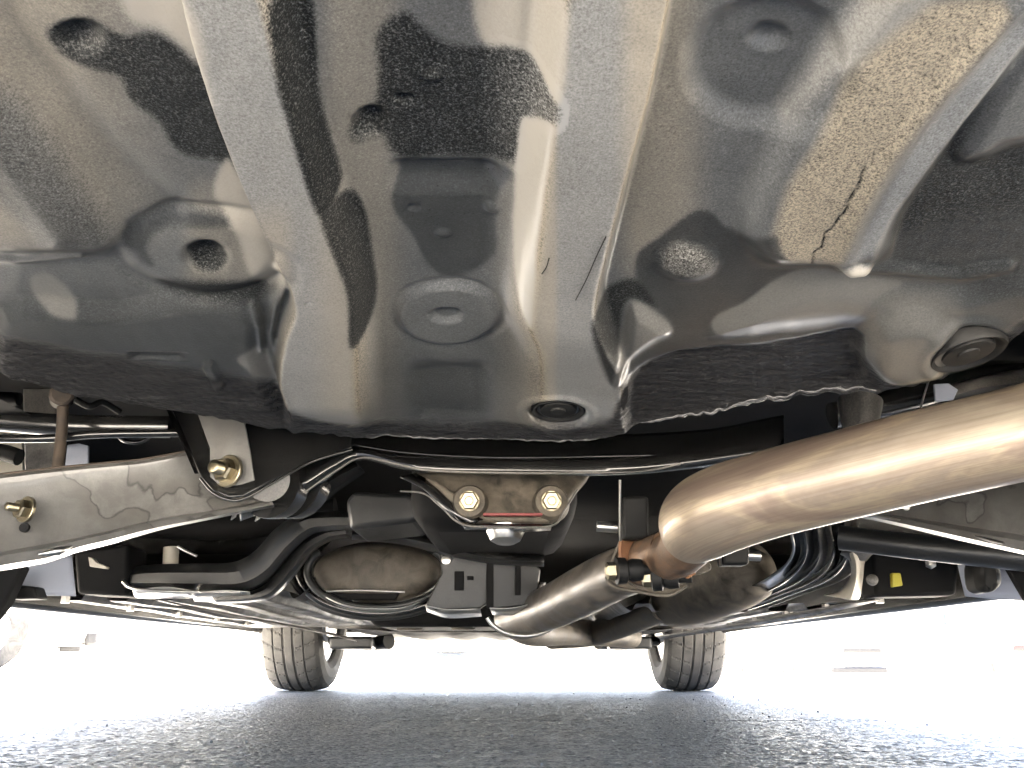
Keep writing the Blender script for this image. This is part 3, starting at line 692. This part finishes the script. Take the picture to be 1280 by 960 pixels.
# rear subframe beam
sub = loft('rear_subframe', [
    [(300, 500, 1.02), (420, 530, 1.02), (640, 545, 1.02), (860, 540, 1.02), (980, 520, 1.02)],
    [(300, 610, .98), (360, 588, .98), (410, 566, .98), (450, 558, .98), (520, 566, .98), (640, 570, .98), (800, 568, .98), (980, 540, .98)],
    [(300, 630, .965), (365, 604, .965), (412, 576, .965), (450, 564, .965), (520, 578, .965), (640, 578, .965), (800, 576, .965), (980, 552, .965)],
    [(300, 640, .965), (372, 612, .965), (418, 584, .965), (452, 570, .965), (520, 585, .965), (640, 590, .965), (800, 589, .965), (980, 566, .965)],
    [(300, 650, .99), (376, 622, .99), (424, 588, .99), (455, 574, .99), (520, 588, .99), (640, 592, .99), (800, 591, .99), (980, 570, .99)],
], M['gloss'], car, n=90, across=4, thick=.003)
tube('beam_lip', [P(380, 616, .962), P(422, 587, .962), P(454, 572, .962), P(500, 581, .962), (P(540, 588, .962)), P(640, 591, .962), P(790, 590, .962), P(850, 580, .962)], .0014, M['arm'], sub, seg=8)
tube('beam_lip', [P(440, 556, .972), P(520, 567, .972), P(640, 572, .972), P(830, 569, .972)], .0012, M['gloss'], sub, seg=8)
loft('beam_leg', [[(440, 575, 1.03), (400, 590, 1.03), (370, 615, 1.04), (325, 630, 1.05)], [(448, 582, 1.0), (412, 602, 1.0), (380, 628, 1.01), (330, 640, 1.02)], [(456, 590, 1.04), (424, 612, 1.04), (390, 636, 1.05), (335, 646, 1.05)]], M['deep'], sub, n=30, across=3)

# differential cover and its mount
cov = prism('differential_cover', [(516, 590, 1.08), (540, 606, 1.07), (556, 626, 1.06), (570, 642, 1.055), (588, 652, 1.05), (684, 653, 1.05), (700, 644, 1.055), (712, 622, 1.065), (740, 590, 1.08), (640, 586, 1.08)], M['cast'], car, depth=.05, bevel=.006)
prism('cover_rib', [(530, 596, 1.055), (545, 600, 1.052), (574, 620, 1.046), (566, 630, 1.046), (548, 612, 1.052)], M['cast'], cov, depth=.02, bevel=.004)
for (cx_, cy_) in ((587, 627), (689, 627)):
    c0 = P(cx_, cy_, 1.045)
    bs = lathe('bolt_boss', c0, (0, -1, 0), [(-.02, .024), (.0, .021), (.003, .019), (.004, .012)], M['cast'], cov, seg=30)
    bolt(cov, c0 + Vector((0, -.004, 0)), (0, -1, -.12), .0105, stud=0, washer=1.22)
    lathe('bolt_dish', c0 + Vector((0, -.0163, -.0018)), (0, -1, -.12), [(-.001, .006), (.0006, .0055), (-.0008, .0035), (-.0008, .001)], M['zinc'], cov, seg=24)
prism('cover_gasket', [(604, 641, 1.042), (678, 641, 1.042), (678, 644.5, 1.042), (604, 644.5, 1.042)], M['red'], cov, depth=.01, bevel=.0005)
prism('cover_lower_edge', [(568, 645, 1.04), (584, 654, 1.04), (690, 655, 1.04), (690, 659, 1.035), (642, 662, 1.035), (636, 658, 1.035), (580, 658, 1.035)], M['gloss'], cov, depth=.03, bevel=.001)
tube('cover_edge_lip', [P(500, 614, 1.04), P(530, 617, 1.04), P(552, 634, 1.036), P(580, 656, 1.034), P(640, 659, 1.034), P(690, 657, 1.034), P(704, 640, 1.04), P(722, 612, 1.05)], .0012, M['arm'], cov, seg=8)
loft('cover_wing', [[(500, 596, 1.06), (530, 612, 1.05), (560, 640, 1.045), (590, 656, 1.045)], [(520, 592, 1.07), (548, 608, 1.06), (576, 634, 1.05), (604, 650, 1.05)]], M['gloss'], cov, n=20)
lathe('drain_boss', P(632, 654, 1.08), (0, -.1, -1), [(0, .026), (.012, .024), (.022, .019), (.026, .012)], M['steel'], cov, seg=30)
box('differential_case', (-.14, 1.13, .285), (.09, 1.5, .46), M['deep'], car, bevel=.04)
prism('axle_housing', [(432, 626, 1.25), (440, 614, 1.24), (510, 616, 1.22), (526, 628, 1.22), (522, 652, 1.22), (436, 662, 1.25)], M['plastic'], car, depth=.15, bevel=.015)

# ---- guard hoops (S shaped pressed arms) left of centre
def hoop(name, topr, botr, Y0, m, bul=.02):
    n_ = len(topr); mid = [((a[0] * .65 + b_[0] * .35), (a[1] * .65 + b_[1] * .35)) for a, b_ in zip(topr, botr)]
    mid2 = [((a[0] * .25 + b_[0] * .75), (a[1] * .25 + b_[1] * .75)) for a, b_ in zip(topr, botr)]
    mk = lambda r_, d_: [(x, y, Y0 + d_ - .00045 * (x - 300)) for x, y in r_]
    return loft(name, [mk(topr, .07), mk(topr, .0), mk(mid, -bul), mk(mid2, -bul), mk(botr, 0), mk([(x + 3, y + 2) for x, y in botr], .07)], m, car, n=70, across=1)
g1 = hoop('tank_guard', [(152, 724), (164, 711), (195, 706), (250, 705), (292, 703), (318, 690), (344, 662), (372, 644), (405, 640), (440, 640)],
     [(158, 731), (172, 734), (205, 736), (255, 737), (302, 737), (334, 722), (362, 690), (388, 667), (412, 662), (440, 661)], 1.42, M['plastic'])
g2 = hoop('tank_guard', [(262, 744), (306, 741), (330, 732), (352, 706), (376, 678), (404, 664), (432, 660)],
     [(270, 752), (312, 750), (340, 743), (366, 716), (388, 688), (412, 673), (434, 669)], 1.46, M['plastic'], .012)
tube('guard_edge', [P(154, 727, 1.4), P(166, 735, 1.39), P(205, 739, 1.39), P(255, 740, 1.4), P(302, 740, 1.4)], .0028, M['steel'], g1, seg=8)
for (x0, y0, x1, y1) in ((166, 738, 240, 741), (240, 742, 312, 743)):
    loft('guard_flange', [[(x0, y0, 1.40), ((x0 + x1) / 2, y0 - 4, 1.39), (x1, y1 - 3, 1.40)], [(x0 + 3, y0 + 9, 1.52), ((x0 + x1) / 2, y0 + 10, 1.52), (x1 + 3, y1 + 6, 1.52)]], M['steel'], g1, n=14)

# ---- silencer end in its heat shield cup
cup = []
def ering(cx, cy, rx, ry, Y, n=48): return [tuple(P(cx + rx * math.cos(a), cy + ry * math.sin(a), Y)) for a in np.linspace(0, 2 * math.pi, n, endpoint=False)]
def rings(name, rs, m, parent, cap=True, thick=0):
    n = len(rs[0]); vs = [p for r_ in rs for p in r_]
    fs = [(i * n + k, i * n + (k + 1) % n, (i + 1) * n + (k + 1) % n, (i + 1) * n + k) for i in range(len(rs) - 1) for k in range(n)]
    if cap: fs.append(tuple(range((len(rs) - 1) * n, len(rs) * n)))
    return mesh(name, vs, fs, m, parent, thick=thick)
sil = rings('silencer', [ering(474, 716, 80, 39, 1.95), ering(472, 716, 80, 39, 1.66), ering(471, 716, 79, 38, 1.63), ering(470, 716, 75, 35, 1.612), ering(468, 715, 66, 30, 1.602), ering(466, 715, 45, 20, 1.598), ering(466, 715, 20, 9, 1.597)], M['tank'], car)
prism('silencer_slot', [(412, 741, 1.60), (500, 741, 1.60), (494, 750, 1.60), (424, 750, 1.60)], M['deep'], sil, depth=.03, bevel=.003)
tube('silencer_seam', [P(408, 739, 1.597), P(450, 738, 1.594), P(506, 740, 1.597)], .0022, M['steel'], sil, seg=8)
for k, (rx, ry, Y_, r_) in enumerate(((88, 44, 1.60, .007), (98, 52, 1.64, .008), (107, 57, 1.70, .006))):
    pts = [P(472 + rx * math.cos(a), 715 + ry * math.sin(a), Y_) for a in np.linspace(R(-35), R(215), 26)]
    tube('shield_ring', pts, r_, M['plastic'] if k != 1 else M['gloss'], sil, n=80, seg=10)
loft('shield_lip', [[(398, 742, 1.60), (430, 756, 1.58), (470, 761, 1.57), (510, 758, 1.58), (545, 740, 1.60)], [(396, 748, 1.70), (430, 764, 1.7), (470, 770, 1.7), (512, 766, 1.7), (552, 744, 1.70)]], M['steel'], sil, n=30)

# ---- pressed shield plate right of the silencer
pl = prism('shield_plate', [(552, 716, 1.52), (548, 690, 1.52), (600, 694, 1.52), (640, 700, 1.52), (664, 700, 1.53), (676, 712, 1.54), (672, 742, 1.55), (656, 758, 1.54), (612, 761, 1.53), (608, 755, 1.53), (600, 761, 1.53), (545, 763, 1.52), (532, 756, 1.52)], M['plastic'], car, depth=.012, bevel=.003)
for (x0, y0, x1, y1) in ((568, 714, 580, 738), (644, 704, 651, 744), (584, 720, 592, 725), (608, 694, 617, 760)):
    prism('pressed_slot', [(x0, y0, 1.517), (x1, y0, 1.517), (x1, y1, 1.517), (x0, y1, 1.517)], M['deep'], pl, depth=.004, bevel=.001)
loft('plate_flange', [[(532, 757, 1.515), (560, 762, 1.512), (600, 761, 1.51)], [(534, 764, 1.62), (560, 772, 1.62), (602, 770, 1.62)]], M['steel'], pl, n=12)
loft('plate_flange', [[(612, 760, 1.515), (640, 760, 1.515), (666, 752, 1.52), (676, 728, 1.53)], [(616, 768, 1.62), (644, 768, 1.62), (672, 757, 1.62), (682, 728, 1.62)]], M['steel'], pl, n=16)
lathe('plate_bolt', P(558, 700, 1.51), (0, -1, 0), [(0, .009), (.005, .008), (.006, .003)], M['steel'], pl, seg=16)
loft('cross_brace', [[(440, 660, 1.44), (500, 664, 1.44), (560, 676, 1.43), (620, 690, 1.42), (680, 694, 1.43)], [(440, 668, 1.42), (500, 672, 1.42), (556, 684, 1.41), (618, 698, 1.40), (680, 702, 1.41)], [(440, 674, 1.45), (500, 680, 1.45), (552, 692, 1.45), (614, 704, 1.45), (680, 708, 1.45)]], M['plastic'], car, n=40, across=3)

# ---- exhaust
ex = tube('exhaust_pipe', [P(1520, 478, .66), P(1400, 506, .675), P(1280, 540, .69), P(1150, 570, .71), P(1020, 602, .735), P(955, 619, .75), P(905, 635, .765), P(876, 650, .795), P(866, 664, .845)],
          [.0405, .040, .0395, .039, .0385, .0385, .039, .038, .032], M['pipe'], car, n=110, seg=56)
tube('weld_bead', [P(897 + 0, 690, .845), P(880, 700, .842), P(858, 694, .845), P(846, 684, .85)], .0022, M['steel'], ex, seg=10)
tube('pipe_neck', [P(868, 668, .87), P(850, 690, .91), P(832, 697, .95)], [.029, .0255, .025], M['collar'], ex, seg=36)
# flange joint: two oval plates, gasket pipe, spring bolts
fl = prism('exhaust_flange', [(828, 662, .93), (836, 668, .93), (842, 690, .93), (856, 700, .925), (880, 700, .92), (889, 706, .92), (886, 714, .92), (866, 719, .925), (846, 718, .93), (830, 706, .935), (824, 684, .94)], M['tank'], ex, depth=.009, bevel=.002, spl=60)
fl2 = prism('exhaust_flange', [(778, 674, 1.0), (792, 668, 1.0), (806, 678, 1.0), (820, 700, 1.0), (850, 720, .99), (858, 724, .99), (852, 734, .99), (836, 742, 1.0), (800, 738, 1.0), (772, 732, 1.0), (760, 722, 1.0), (764, 704, 1.0)], M['cast'], ex, depth=.008, bevel=.002, spl=70)
pts = [P(*q) for q in ((778, 672, .996), (766, 700, .996), (758, 722, .996), (770, 734, .996), (800, 740, .996), (836, 744, .992), (858, 732, .99))]
tube('flange_edge', pts, .0021, M['tank'], fl2, seg=8)
tube('joint_pipe', [P(838, 692, .94), P(818, 698, .97), P(796, 704, 1.02)], [.026, .0255, .030], M['collar'], ex, seg=32)
lathe('joint_ring', P(800, 690, .985), (-.8, 1, 0), [(0, .014), (.004, .027), (.008, .027), (.012, .018)], M['rustorange'], ex, seg=36)
for q, ax in (((786, 713, .945), (-.9, -.1, -.05)), ((832, 722, .95), (-.9, .2, 0))):
    sb = lathe('spring_bolt', P(*q), ax, [(-.028, .006), (-.014, .006), (-.014, .0115), (-.004, .0125), (.002, .010), (.004, .014), (.014, .0145), (.016, .009)], M['bush'], ex, seg=24, sharp=40)
    lathe('bolt_tip', Vector(P(*q)) + Vector(ax).normalized() * .014, ax, [(0, .010), (.010, .010), (.012, .006)], M['zinc'], sb, seg=6, sharp=20)
lathe('nut', P(858, 713, .925), (.1, -1, 0), [(0, .009), (.006, .009), (.008, .006)], M['rustorange'], ex, seg=6, sharp=20)
mid = tube('exhaust_midpipe', [P(806, 706, 1.0), P(770, 718, 1.12), P(730, 738, 1.3), P(690, 758, 1.5), P(660, 768, 1.66), P(640, 774, 1.8)], [.028, .032, .036, .037, .037, .037], M['darkpipe'], car, seg=40)
mid2 = tube('front_pipe', [P(640, 774, 1.8), P(668, 788, 2.1), P(720, 790, 2.5), P(790, 796, 2.8)], [.036, .036, .036, .034], M['tank'], car, seg=30)
pts = [P(655 + 47 * math.cos(a), 764 + 31 * math.sin(a), 1.60) for a in np.linspace(R(10), R(165), 16)]
tube('midpipe_hanger', pts, .0042, M['steel'], mid, seg=12)
tube('hanger_rod', [P(700, 766, 1.5), P(745, 748, 1.3), P(778, 733, 1.1)], .0028, M['steel'], mid, seg=10)
for (a_, b_) in (((746, 658, .99), (772, 660, .99)), ((884, 691, .98), (950, 695, .98))):
    tube('hanger_pin', [P(*a_), P(*b_)], .006, M['steel'], ex, seg=14, spline=False)
for (x0, y0, x1, y1, Y_) in ((778, 640, 811, 674, .96), (903, 672, 937, 706, .96)):
    prism('rubber_hanger', [(x0, y0 - 20, Y_), (x1, y0 - 20, Y_), (x1, y1, Y_), (x0, y1, Y_)], M['bush'], ex, depth=.03, bevel=.004)
    tube('hanger_bracket', [P(x0 - 3, y0 - 40, Y_), P(x0 - 3, y1 - 10, Y_), P(x0 - 2, y1 + 2, Y_ - .003)], .0016, M['steel'], ex, seg=8, spline=False)

# right-hand tunnel: dusty resonator and layered heat shields sweeping forward
tube('resonator', [P(958, 702, 1.66), P(940, 712, 1.69), P(890, 733, 1.82), P(845, 750, 2.0), P(815, 760, 2.15)], [.02, .058, .066, .058, .03], M['tank'], car, seg=40)
tube('front_pipe', [P(830, 757, 2.0), P(790, 775, 2.3), P(740, 792, 2.6), P(690, 797, 2.8)], .035, M['tank'], car, seg=30)
for k in range(5):
    o1, o2 = k * 17, k * 13
    loft('heat_shield', [
        [(990 + o1, 600, 1.30 + .02 * k), (985 + o1, 650, 1.32 + .02 * k), (990 + o1, 690, 1.40), (968 + o1, 716, 1.50), (930 + o2, 736, 1.7), (870 + o2, 757, 2.0), (800 + o2, 776, 2.5)],
        [(1000 + o1, 600, 1.33 + .02 * k), (996 + o1, 650, 1.35 + .02 * k), (1000 + o1, 692, 1.43), (980 + o1, 721, 1.53), (944 + o2, 742, 1.73), (884 + o2, 763, 2.03), (812 + o2, 781, 2.5)],
        [(1009 + o1, 600, 1.30 + .02 * k), (1004 + o1, 650, 1.33 + .02 * k), (1008 + o1, 694, 1.41), (988 + o1, 723, 1.50), (952 + o2, 743, 1.7), (892 + o2, 764, 2.0), (820 + o2, 782, 2.5)]],
        (M['gloss'], M['plastic'], M['floor'], M['gloss'], M['floor'])[k], car, n=50, across=3, thick=.0015)
loft('tray_edge', [[(1075, 752, 1.45), (1040, 757, 1.6), (960, 772, 1.9), (880, 786, 2.4), (820, 795, 2.8)], [(1100, 750, 1.45), (1050, 762, 1.6), (970, 777, 1.9), (888, 790, 2.4), (826, 799, 2.8)]], M['floor'], car, n=40)
loft('tray_edge', [[(150, 738, 1.48), (230, 756, 1.6), (330, 775, 2.0), (400, 788, 2.5), (440, 797, 2.8)], [(170, 742, 1.5), (250, 762, 1.6), (345, 780, 2.0), (410, 793, 2.5), (446, 802, 2.8)]], M['floor'], car, n=40)

# right rear arm
def dr(px): return 1.02 - .16 * (px - 1070) / 210
def rr_(pts, d_=0): return [(x, y, dr(x) + d_) for x, y in pts]
armr = loft('control_arm', [
    rr_([(1060, 612), (1150, 603), (1230, 598), (1290, 594), (1400, 590)], .05), rr_([(1060, 614), (1150, 606), (1230, 602), (1290, 600), (1400, 598)], 0),
    rr_([(1062, 626), (1150, 624), (1230, 630), (1290, 640), (1400, 664)], 0), rr_([(1064, 636), (1120, 645), (1200, 658), (1290, 672), (1400, 698)], 0),
    rr_([(1064, 638), (1120, 648), (1200, 664), (1290, 680), (1400, 706)], -.012), rr_([(1064, 641), (1120, 652), (1200, 670), (1290, 690), (1400, 716)], -.014), rr_([(1064, 643), (1120, 655), (1200, 674), (1290, 694), (1400, 722)], .012)],
    M['mark'], car, n=70, thick=.003)
lathe('arm_rivet', P(1132, 633, .955), (0, -1, 0), [(0, .005), (.002, .0045), (.003, .002)], M['steel'], armr, seg=20)
tube('arm_rolled_edge', [P(1070, 640, 1.0), P(1120, 650, .97), P(1200, 666, .91), P(1250, 679, .87), P(1290, 686, .85)], .0025, M['steel'], armr, seg=8)
tube('lateral_link', [P(1050, 672, 1.2), P(1150, 684, 1.15), P(1300, 700, 1.1), P(1420, 712, 1.05)], .017, M['plastic'], car, seg=20)
# strut boot, painted dab and liner on the right
stt = loft('suspension_boot', [[(1054, 692, 1.40), (1062, 700, 1.40), (1064, 720, 1.40), (1050, 738, 1.42), (1030, 744, 1.44)], [(1066, 690, 1.36), (1070, 704, 1.36), (1070, 724, 1.37), (1064, 746, 1.38), (1056, 748, 1.40)], [(1084, 690, 1.40), (1080, 704, 1.40), (1078, 724, 1.40), (1074, 747, 1.42), (1066, 749, 1.43)]], M['cream'], car, n=20, across=4)
lathe('boot_cap', P(1072, 692, 1.38), (0, 0, 1), [(-.012, .012), (-.004, .02), (.0, .026), (.004, .024)], M['arm'], stt)
prism('paint_mark', [(1115, 716, 1.38), (1126, 716, 1.38), (1129, 732, 1.38), (1116, 734, 1.38)], M['yellow'], car, depth=.01, bevel=.002)
ret = prism('sill_bracket', [(1090, 690, 1.40), (1200, 694, 1.36), (1196, 744, 1.36), (1095, 746, 1.40)], M['deep'], car, depth=.06, bevel=.006)
lathe('bracket_bolt', P(1163, 705, 1.33), (-.4, -1, 0), [(0, .008), (.012, .008), (.014, .004)], M['steel'], ret, seg=6, sharp=20)
lathe('bracket_bolt', P(1090, 725, 1.38), (-.2, -1, 0), [(0, .009), (.008, .008), (.01, .004)], M['arm'], ret, seg=20)
loft('wheel_liner', [[(1192, 664, 1.22), (1240, 672, 1.20), (1300, 676, 1.18)], [(1196, 700, 1.2), (1240, 705, 1.18), (1310, 712, 1.16)], [(1206, 745, 1.22), (1250, 749, 1.2), (1330, 752, 1.18)]], M['bluegrey'], car, n=20, across=4)
prism('damper_mount', [(1222, 702, 1.16), (1240, 698, 1.15), (1252, 706, 1.15), (1254, 730, 1.15), (1240, 740, 1.15), (1224, 734, 1.16)], M['bush'], car, depth=.04, bevel=.01, spl=24)
prism('brace_plate', [(1254, 700, 1.14), (1300, 706, 1.12), (1330, 760, 1.12), (1284, 752, 1.12)], M['deep'], car, depth=.01, bevel=.002)
tube('upper_link', [P(1040, 520, 1.1), P(1130, 500, 1.1), P(1250, 470, 1.1), P(1400, 440, 1.1)], .018, M['gloss'], car, seg=20)
lathe('spring_seat', P(1075, 525, .98), (.2, .2, 1), [(-.03, .016), (0, .022), (.025, .026)], M['arm'], car, seg=24)
prism('link_tab', [(1168, 480, .94), (1186, 479, .94), (1198, 487, .94), (1192, 500, .94), (1170, 502, .94)], M['bluegrey'], car, depth=.004, bevel=.001)
tube('brake_line', [P(1160, 478, .93), P(1152, 505, .93), P(1148, 530, .93)], .0012, M['steel'], car, seg=8)
loft('upper_arm', [[(1190, 480, 1.0), (1240, 468, 1.0), (1320, 455, 1.0)], [(1190, 494, .99), (1240, 482, .99), (1320, 474, .99)], [(1190, 500, 1.02), (1240, 492, 1.02), (1320, 486, 1.02)]], M['arm'], car, n=20, across=3)

# left rear: stabiliser bar, rusty drop link, springs and panels glimpsed above the arm
tube('stabiliser_bar', [P(-80, 518, 1.0), P(0, 526, 1.0), P(90, 532, 1.0), P(215, 534, 1.0)], .0135, M['gloss'], car, seg=24)
tube('stabiliser_bar', [P(-40, 548, .97), P(60, 548, .97), P(120, 543, .98), P(230, 541, .99)], .005, M['gloss'], car, seg=16)
dl_ = tube('drop_link', [P(79, 498, .95), P(77, 540, .95), P(71, 590, .94)], .0062, M['rust'], car, seg=18)
lathe('link_eye', P(77, 496, .95), (.5, -1, 0), [(-.012, .010), (-.010, .013), (.010, .013), (.012, .010)], M['rust'], dl_, seg=24)
prism('inner_panel', [(-60, 470, 1.3), (26, 474, 1.3), (28, 592, 1.3), (-60, 600, 1.3)], M['cream'], car, depth=.005, bevel=.001)
tube('spring_coil', [P(-60, 496, 1.1), P(0, 498, 1.1), P(24, 499, 1.1)], .009, M['bush'], car, seg=16)
tube('spring_coil', [P(-60, 556, 1.1), P(0, 565, 1.1), P(24, 572, 1.1)], .011, M['bush'], car, seg=16)
prism('side_bracket', [(28, 478, 1.2), (70, 484, 1.2), (74, 600, 1.2), (30, 600, 1.2)], M['arm'], car, depth=.02, bevel=.003)
prism('body_tab', [(84, 556, 1.1), (98, 554, 1.1), (110, 557, 1.1), (110, 590, 1.1), (80, 590, 1.1)], M['bluegrey'], car, depth=.004, bevel=.001)
tube('brake_hose', [P(95, 500, 1.02), P(112, 508, 1.02), P(128, 503, 1.03), P(150, 515, 1.05)], .004, M['bush'], car, seg=12)
rng_ = [P(168 + 20 * math.cos(a), 542 + 11 * math.sin(a), 1.06) for a in np.linspace(R(0), R(330), 14)]
tube('hose_clip', rng_, .003, M['gloss'], car, seg=8)
loft('wheel_liner', [[(-40, 706, 1.12), (30, 700, 1.12), (90, 694, 1.14)], [(-40, 724, 1.12), (30, 722, 1.12), (92, 716, 1.14)], [(-40, 742, 1.12), (30, 744, 1.12), (95, 745, 1.14)]], M['bluegrey'], car, n=20, across=4)
prism('mud_brace', [(-40, 720, 1.05), (22, 706, 1.06), (28, 708, 1.06), (6, 755, 1.06), (-30, 800, 1.05)], M['deep'], car, depth=.02, bevel=.003)
prism('liner_bracket', [(8, 730, 1.1), (42, 733, 1.1), (46, 748, 1.1), (10, 749, 1.1)], M['bush'], car, depth=.03, bevel=.003)
prism('sill_bracket', [(92, 690, 1.42), (160, 680, 1.44), (160, 745, 1.46), (96, 742, 1.44)], M['deep'], car, depth=.08, bevel=.006)
cw = prism('cable_clip', [(110, 696, 1.38), (116, 698, 1.38), (120, 703, 1.38), (133, 708, 1.38), (132, 711, 1.38), (112, 708, 1.38)], M['cream'], car, depth=.012, bevel=.001)
tube('guide_post', [P(214, 684, 1.5), P(213, 706, 1.5)], .013, M['cream'], car, seg=20, spline=False)
tube('clip_spring', [P(222, 683, 1.46), P(233, 689, 1.46), P(246, 695, 1.46)], .0025, M['steel'], car, seg=8)
tube('lateral_link', [P(100, 650, 1.75), P(200, 655, 1.75), P(300, 656, 1.75), P(420, 640, 1.75)], .03, M['deep'], car, seg=20)
for q in ((292, 638, 1.0), (322, 640, 1.0)):
    prism('arm_stop', [(q[0], q[1], q[2]), (q[0] + 6, q[1] - 4, q[2]), (q[0] + 2, q[1] + 8, q[2]), (q[0] - 4, q[1] + 12, q[2])], M['steel'], car, depth=.004, bevel=.0006)

# ---------------------------------------------------------------- other parked cars
def parked(loc, rot, paint, label, rear=False):
    t_ = thing('parked_car', label, 'car', loc, 'parked cars across the lot'); 
    t_.rotation_euler = (0, 0, rot)
    # stations along length (front at y = -2.1): y, half width, z bottom, z belt, z top, half width at top
    st_ = [(-2.14, .55, .34, .50, .56, .50), (-2.08, .74, .24, .58, .66, .66), (-1.9, .83, .22, .66, .76, .74), (-1.5, .87, .22, .72, .86, .76), (-.95, .88, .22, .80, .95, .74),
           (-.35, .88, .22, .86, 1.32, .60), (.1, .88, .22, .88, 1.43, .58), (.8, .88, .22, .90, 1.42, .58), (1.35, .88, .22, .92, 1.22, .62), (1.75, .86, .24, .90, 1.02, .70), (2.05, .80, .28, .84, .96, .68), (2.14, .66, .34, .7, .8, .6)]
    st_ = [tuple(q) for q in catmull(st_, 46)]
    vs = []; fs = []
    for (y, w_, zb, zl, zt_, wt) in st_:
        half = [(0, zb), (w_ * .85, zb), (w_ * .97, zb + .05), (w_, (zb + zl) / 2), (w_ * .985, zl), (wt + (w_ - wt) * .25, zl + (zt_ - zl) * .7), (wt * .9, zt_ - .015), (wt * .5, zt_), (0, zt_ + .01)]
        ring = half + [(-a, b_) for a, b_ in half[::-1][1:-1]]
        vs += [(a, y, b_) for a, b_ in ring]
    n = 16
    for i in range(len(st_) - 1):
        for k in range(n): fs.append((i * n + k, i * n + (k + 1) % n, (i + 1) * n + (k + 1) % n, (i + 1) * n + k))
    fs += [tuple(range(n)), tuple(range(len(st_) * n - 1, (len(st_) - 1) * n - 1, -1))]
    def add(name, vs_, fs_, m_, par=t_, **kw):
        me = bpy.data.meshes.new(name); me.from_pydata(vs_, [], fs_); me.update(); me.materials.append(m_)
        bm = bmesh.new(); bm.from_mesh(me); bmesh.ops.recalc_face_normals(bm, faces=bm.faces); bm.to_mesh(me); bm.free()
        if kw.get('smooth'): me.polygons.foreach_set('use_smooth', [True] * len(me.polygons))
        o = bpy.data.objects.new(name, me); COL.objects.link(o); o.parent = par; return o
    body = add('body', vs, fs, M[paint], smooth=True)
    def bx(name, c, h, m_, par=t_):
        x, y, z = c; a, b_, e = h
        v8 = [(x + sx * a, y + sy * b_, z + sz * e) for sz in (-1, 1) for sx, sy in ((-1, -1), (1, -1), (1, 1), (-1, 1))]
        o = add(name, v8, [(0, 1, 2, 3), (4, 5, 6, 7), (0, 1, 5, 4), (1, 2, 6, 5), (2, 3, 7, 6), (3, 0, 4, 7)], m_, par)
        bv = o.modifiers.new('b', 'BEVEL'); bv.width = min(h) * .5; bv.segments = 3; return o
    bx('windscreen', (0, -.66, 1.13), (.56, .30, .012), M['glass']).rotation_euler = (0, 0, 0)
    for s in (-1, 1):
        bx('headlight', (s * .60, -2.0, .62), (.17, .10, .055), M['lamp']); bx('side_window', (s * .76, .4, 1.10), (.02, .75, .14), M['glass'])
        bx('door_mirror', (s * .98, -.55, .95), (.09, .05, .06), M[paint])
        for yy in (-1.35, 1.32):
            prof2 = [(-.1, .2), (-.1, .30), (-.08, .325), (.08, .325), (.1, .30), (.1, .2)]
            vs2 = []; sg = 36
            for (a, r_) in prof2: vs2 += [(s * .78 + a, yy + r_ * math.cos(2 * math.pi * k / sg), .325 + r_ * math.sin(2 * math.pi * k / sg)) for k in range(sg)]
            fs2 = [(i * sg + k, i * sg + (k + 1) % sg, (i + 1) * sg + (k + 1) % sg, (i + 1) * sg + k) for i in range(5) for k in range(sg)]
            wh = add('wheel', vs2, fs2, M['rubber'], smooth=True)
            vs3 = [(s * (.78 + .085 + (.0 if k % 2 else -.0)), yy + .205 * math.cos(2 * math.pi * k / 40), .325 + .205 * math.sin(2 * math.pi * k / 40)) for k in range(40)] + [(s * .82, yy, .325)]
            add('rim', vs3, [(k, (k + 1) % 40, 40) for k in range(40)], M['rim'], wh)
    if rear:
        for s in (-1, 1): bx('tail_lamp', (s * .62, -2.03, .63), (.15, .12, .05), M['red'])
        bx('reflector_strip', (0, -2.19, .24), (.62, .05, .03), M['red']); bx('number_plate', (0, -2.17, .45), (.25, .012, .055), M['lamp']); return t_
    bx('air_intake', (0, -2.18, .29), (.43, .05, .06), M['grille']); bx('upper_grille', (.10, -2.12, .60), (.30, .04, .035), M['grille'])
    bx('number_plate', (0, -2.19, .42), (.25, .012, .055), M['white'])
    bx('bumper_lip', (0, -2.02, .20), (.5, .08, .02), M['grille'])
    return t_
parked((5.42, 16.2, -.35), 0, 'white', 'white car facing the camera across the lot at right, dark slot intake')
parked((8.35, 15.9, -.35), R(4), 'white', 'white car cut by the far right picture edge, red strip along its bumper', rear=True)
parked((-2.15, 32.0, -.75), 0, 'silver', 'silver car facing the camera farthest off, between the two front tyres')
parked((-5.78, 7.05, 0), R(120), 'white', 'white car parked at an angle at the left edge, only wheel and bumper visible')
# loose grit on the tarmac
vs = []; fs = []
for _ in range(160):
    x, y = random.uniform(-1.3, 1.3), random.uniform(.85, 3.2) ; r_ = random.uniform(.0008, .0024); z0 = .002; b0 = len(vs)
    ph = random.random() * 6
    for z_, q in ((0, .8), (r_ * .9, 1.0), (r_ * 1.6, .5)):
        for k in range(6): vs.append((x + r_ * q * math.cos(k * 1.047 + ph) * (1 + .3 * random.random()), y + r_ * q * math.sin(k * 1.047 + ph), z0 + z_))
    for l_ in (0, 1):
        for k in range(6): fs.append((b0 + l_ * 6 + k, b0 + l_ * 6 + (k + 1) % 6, b0 + l_ * 6 + 6 + (k + 1) % 6, b0 + l_ * 6 + 6 + k))
    fs.append(tuple(b0 + 12 + k for k in range(6)))
g_ = mesh('grit', vs, fs, M['grit'], None, smooth=False, kind='stuff'); g_['label'] = 'loose pale grit scattered over the grey asphalt'; g_['category'] = 'grit'
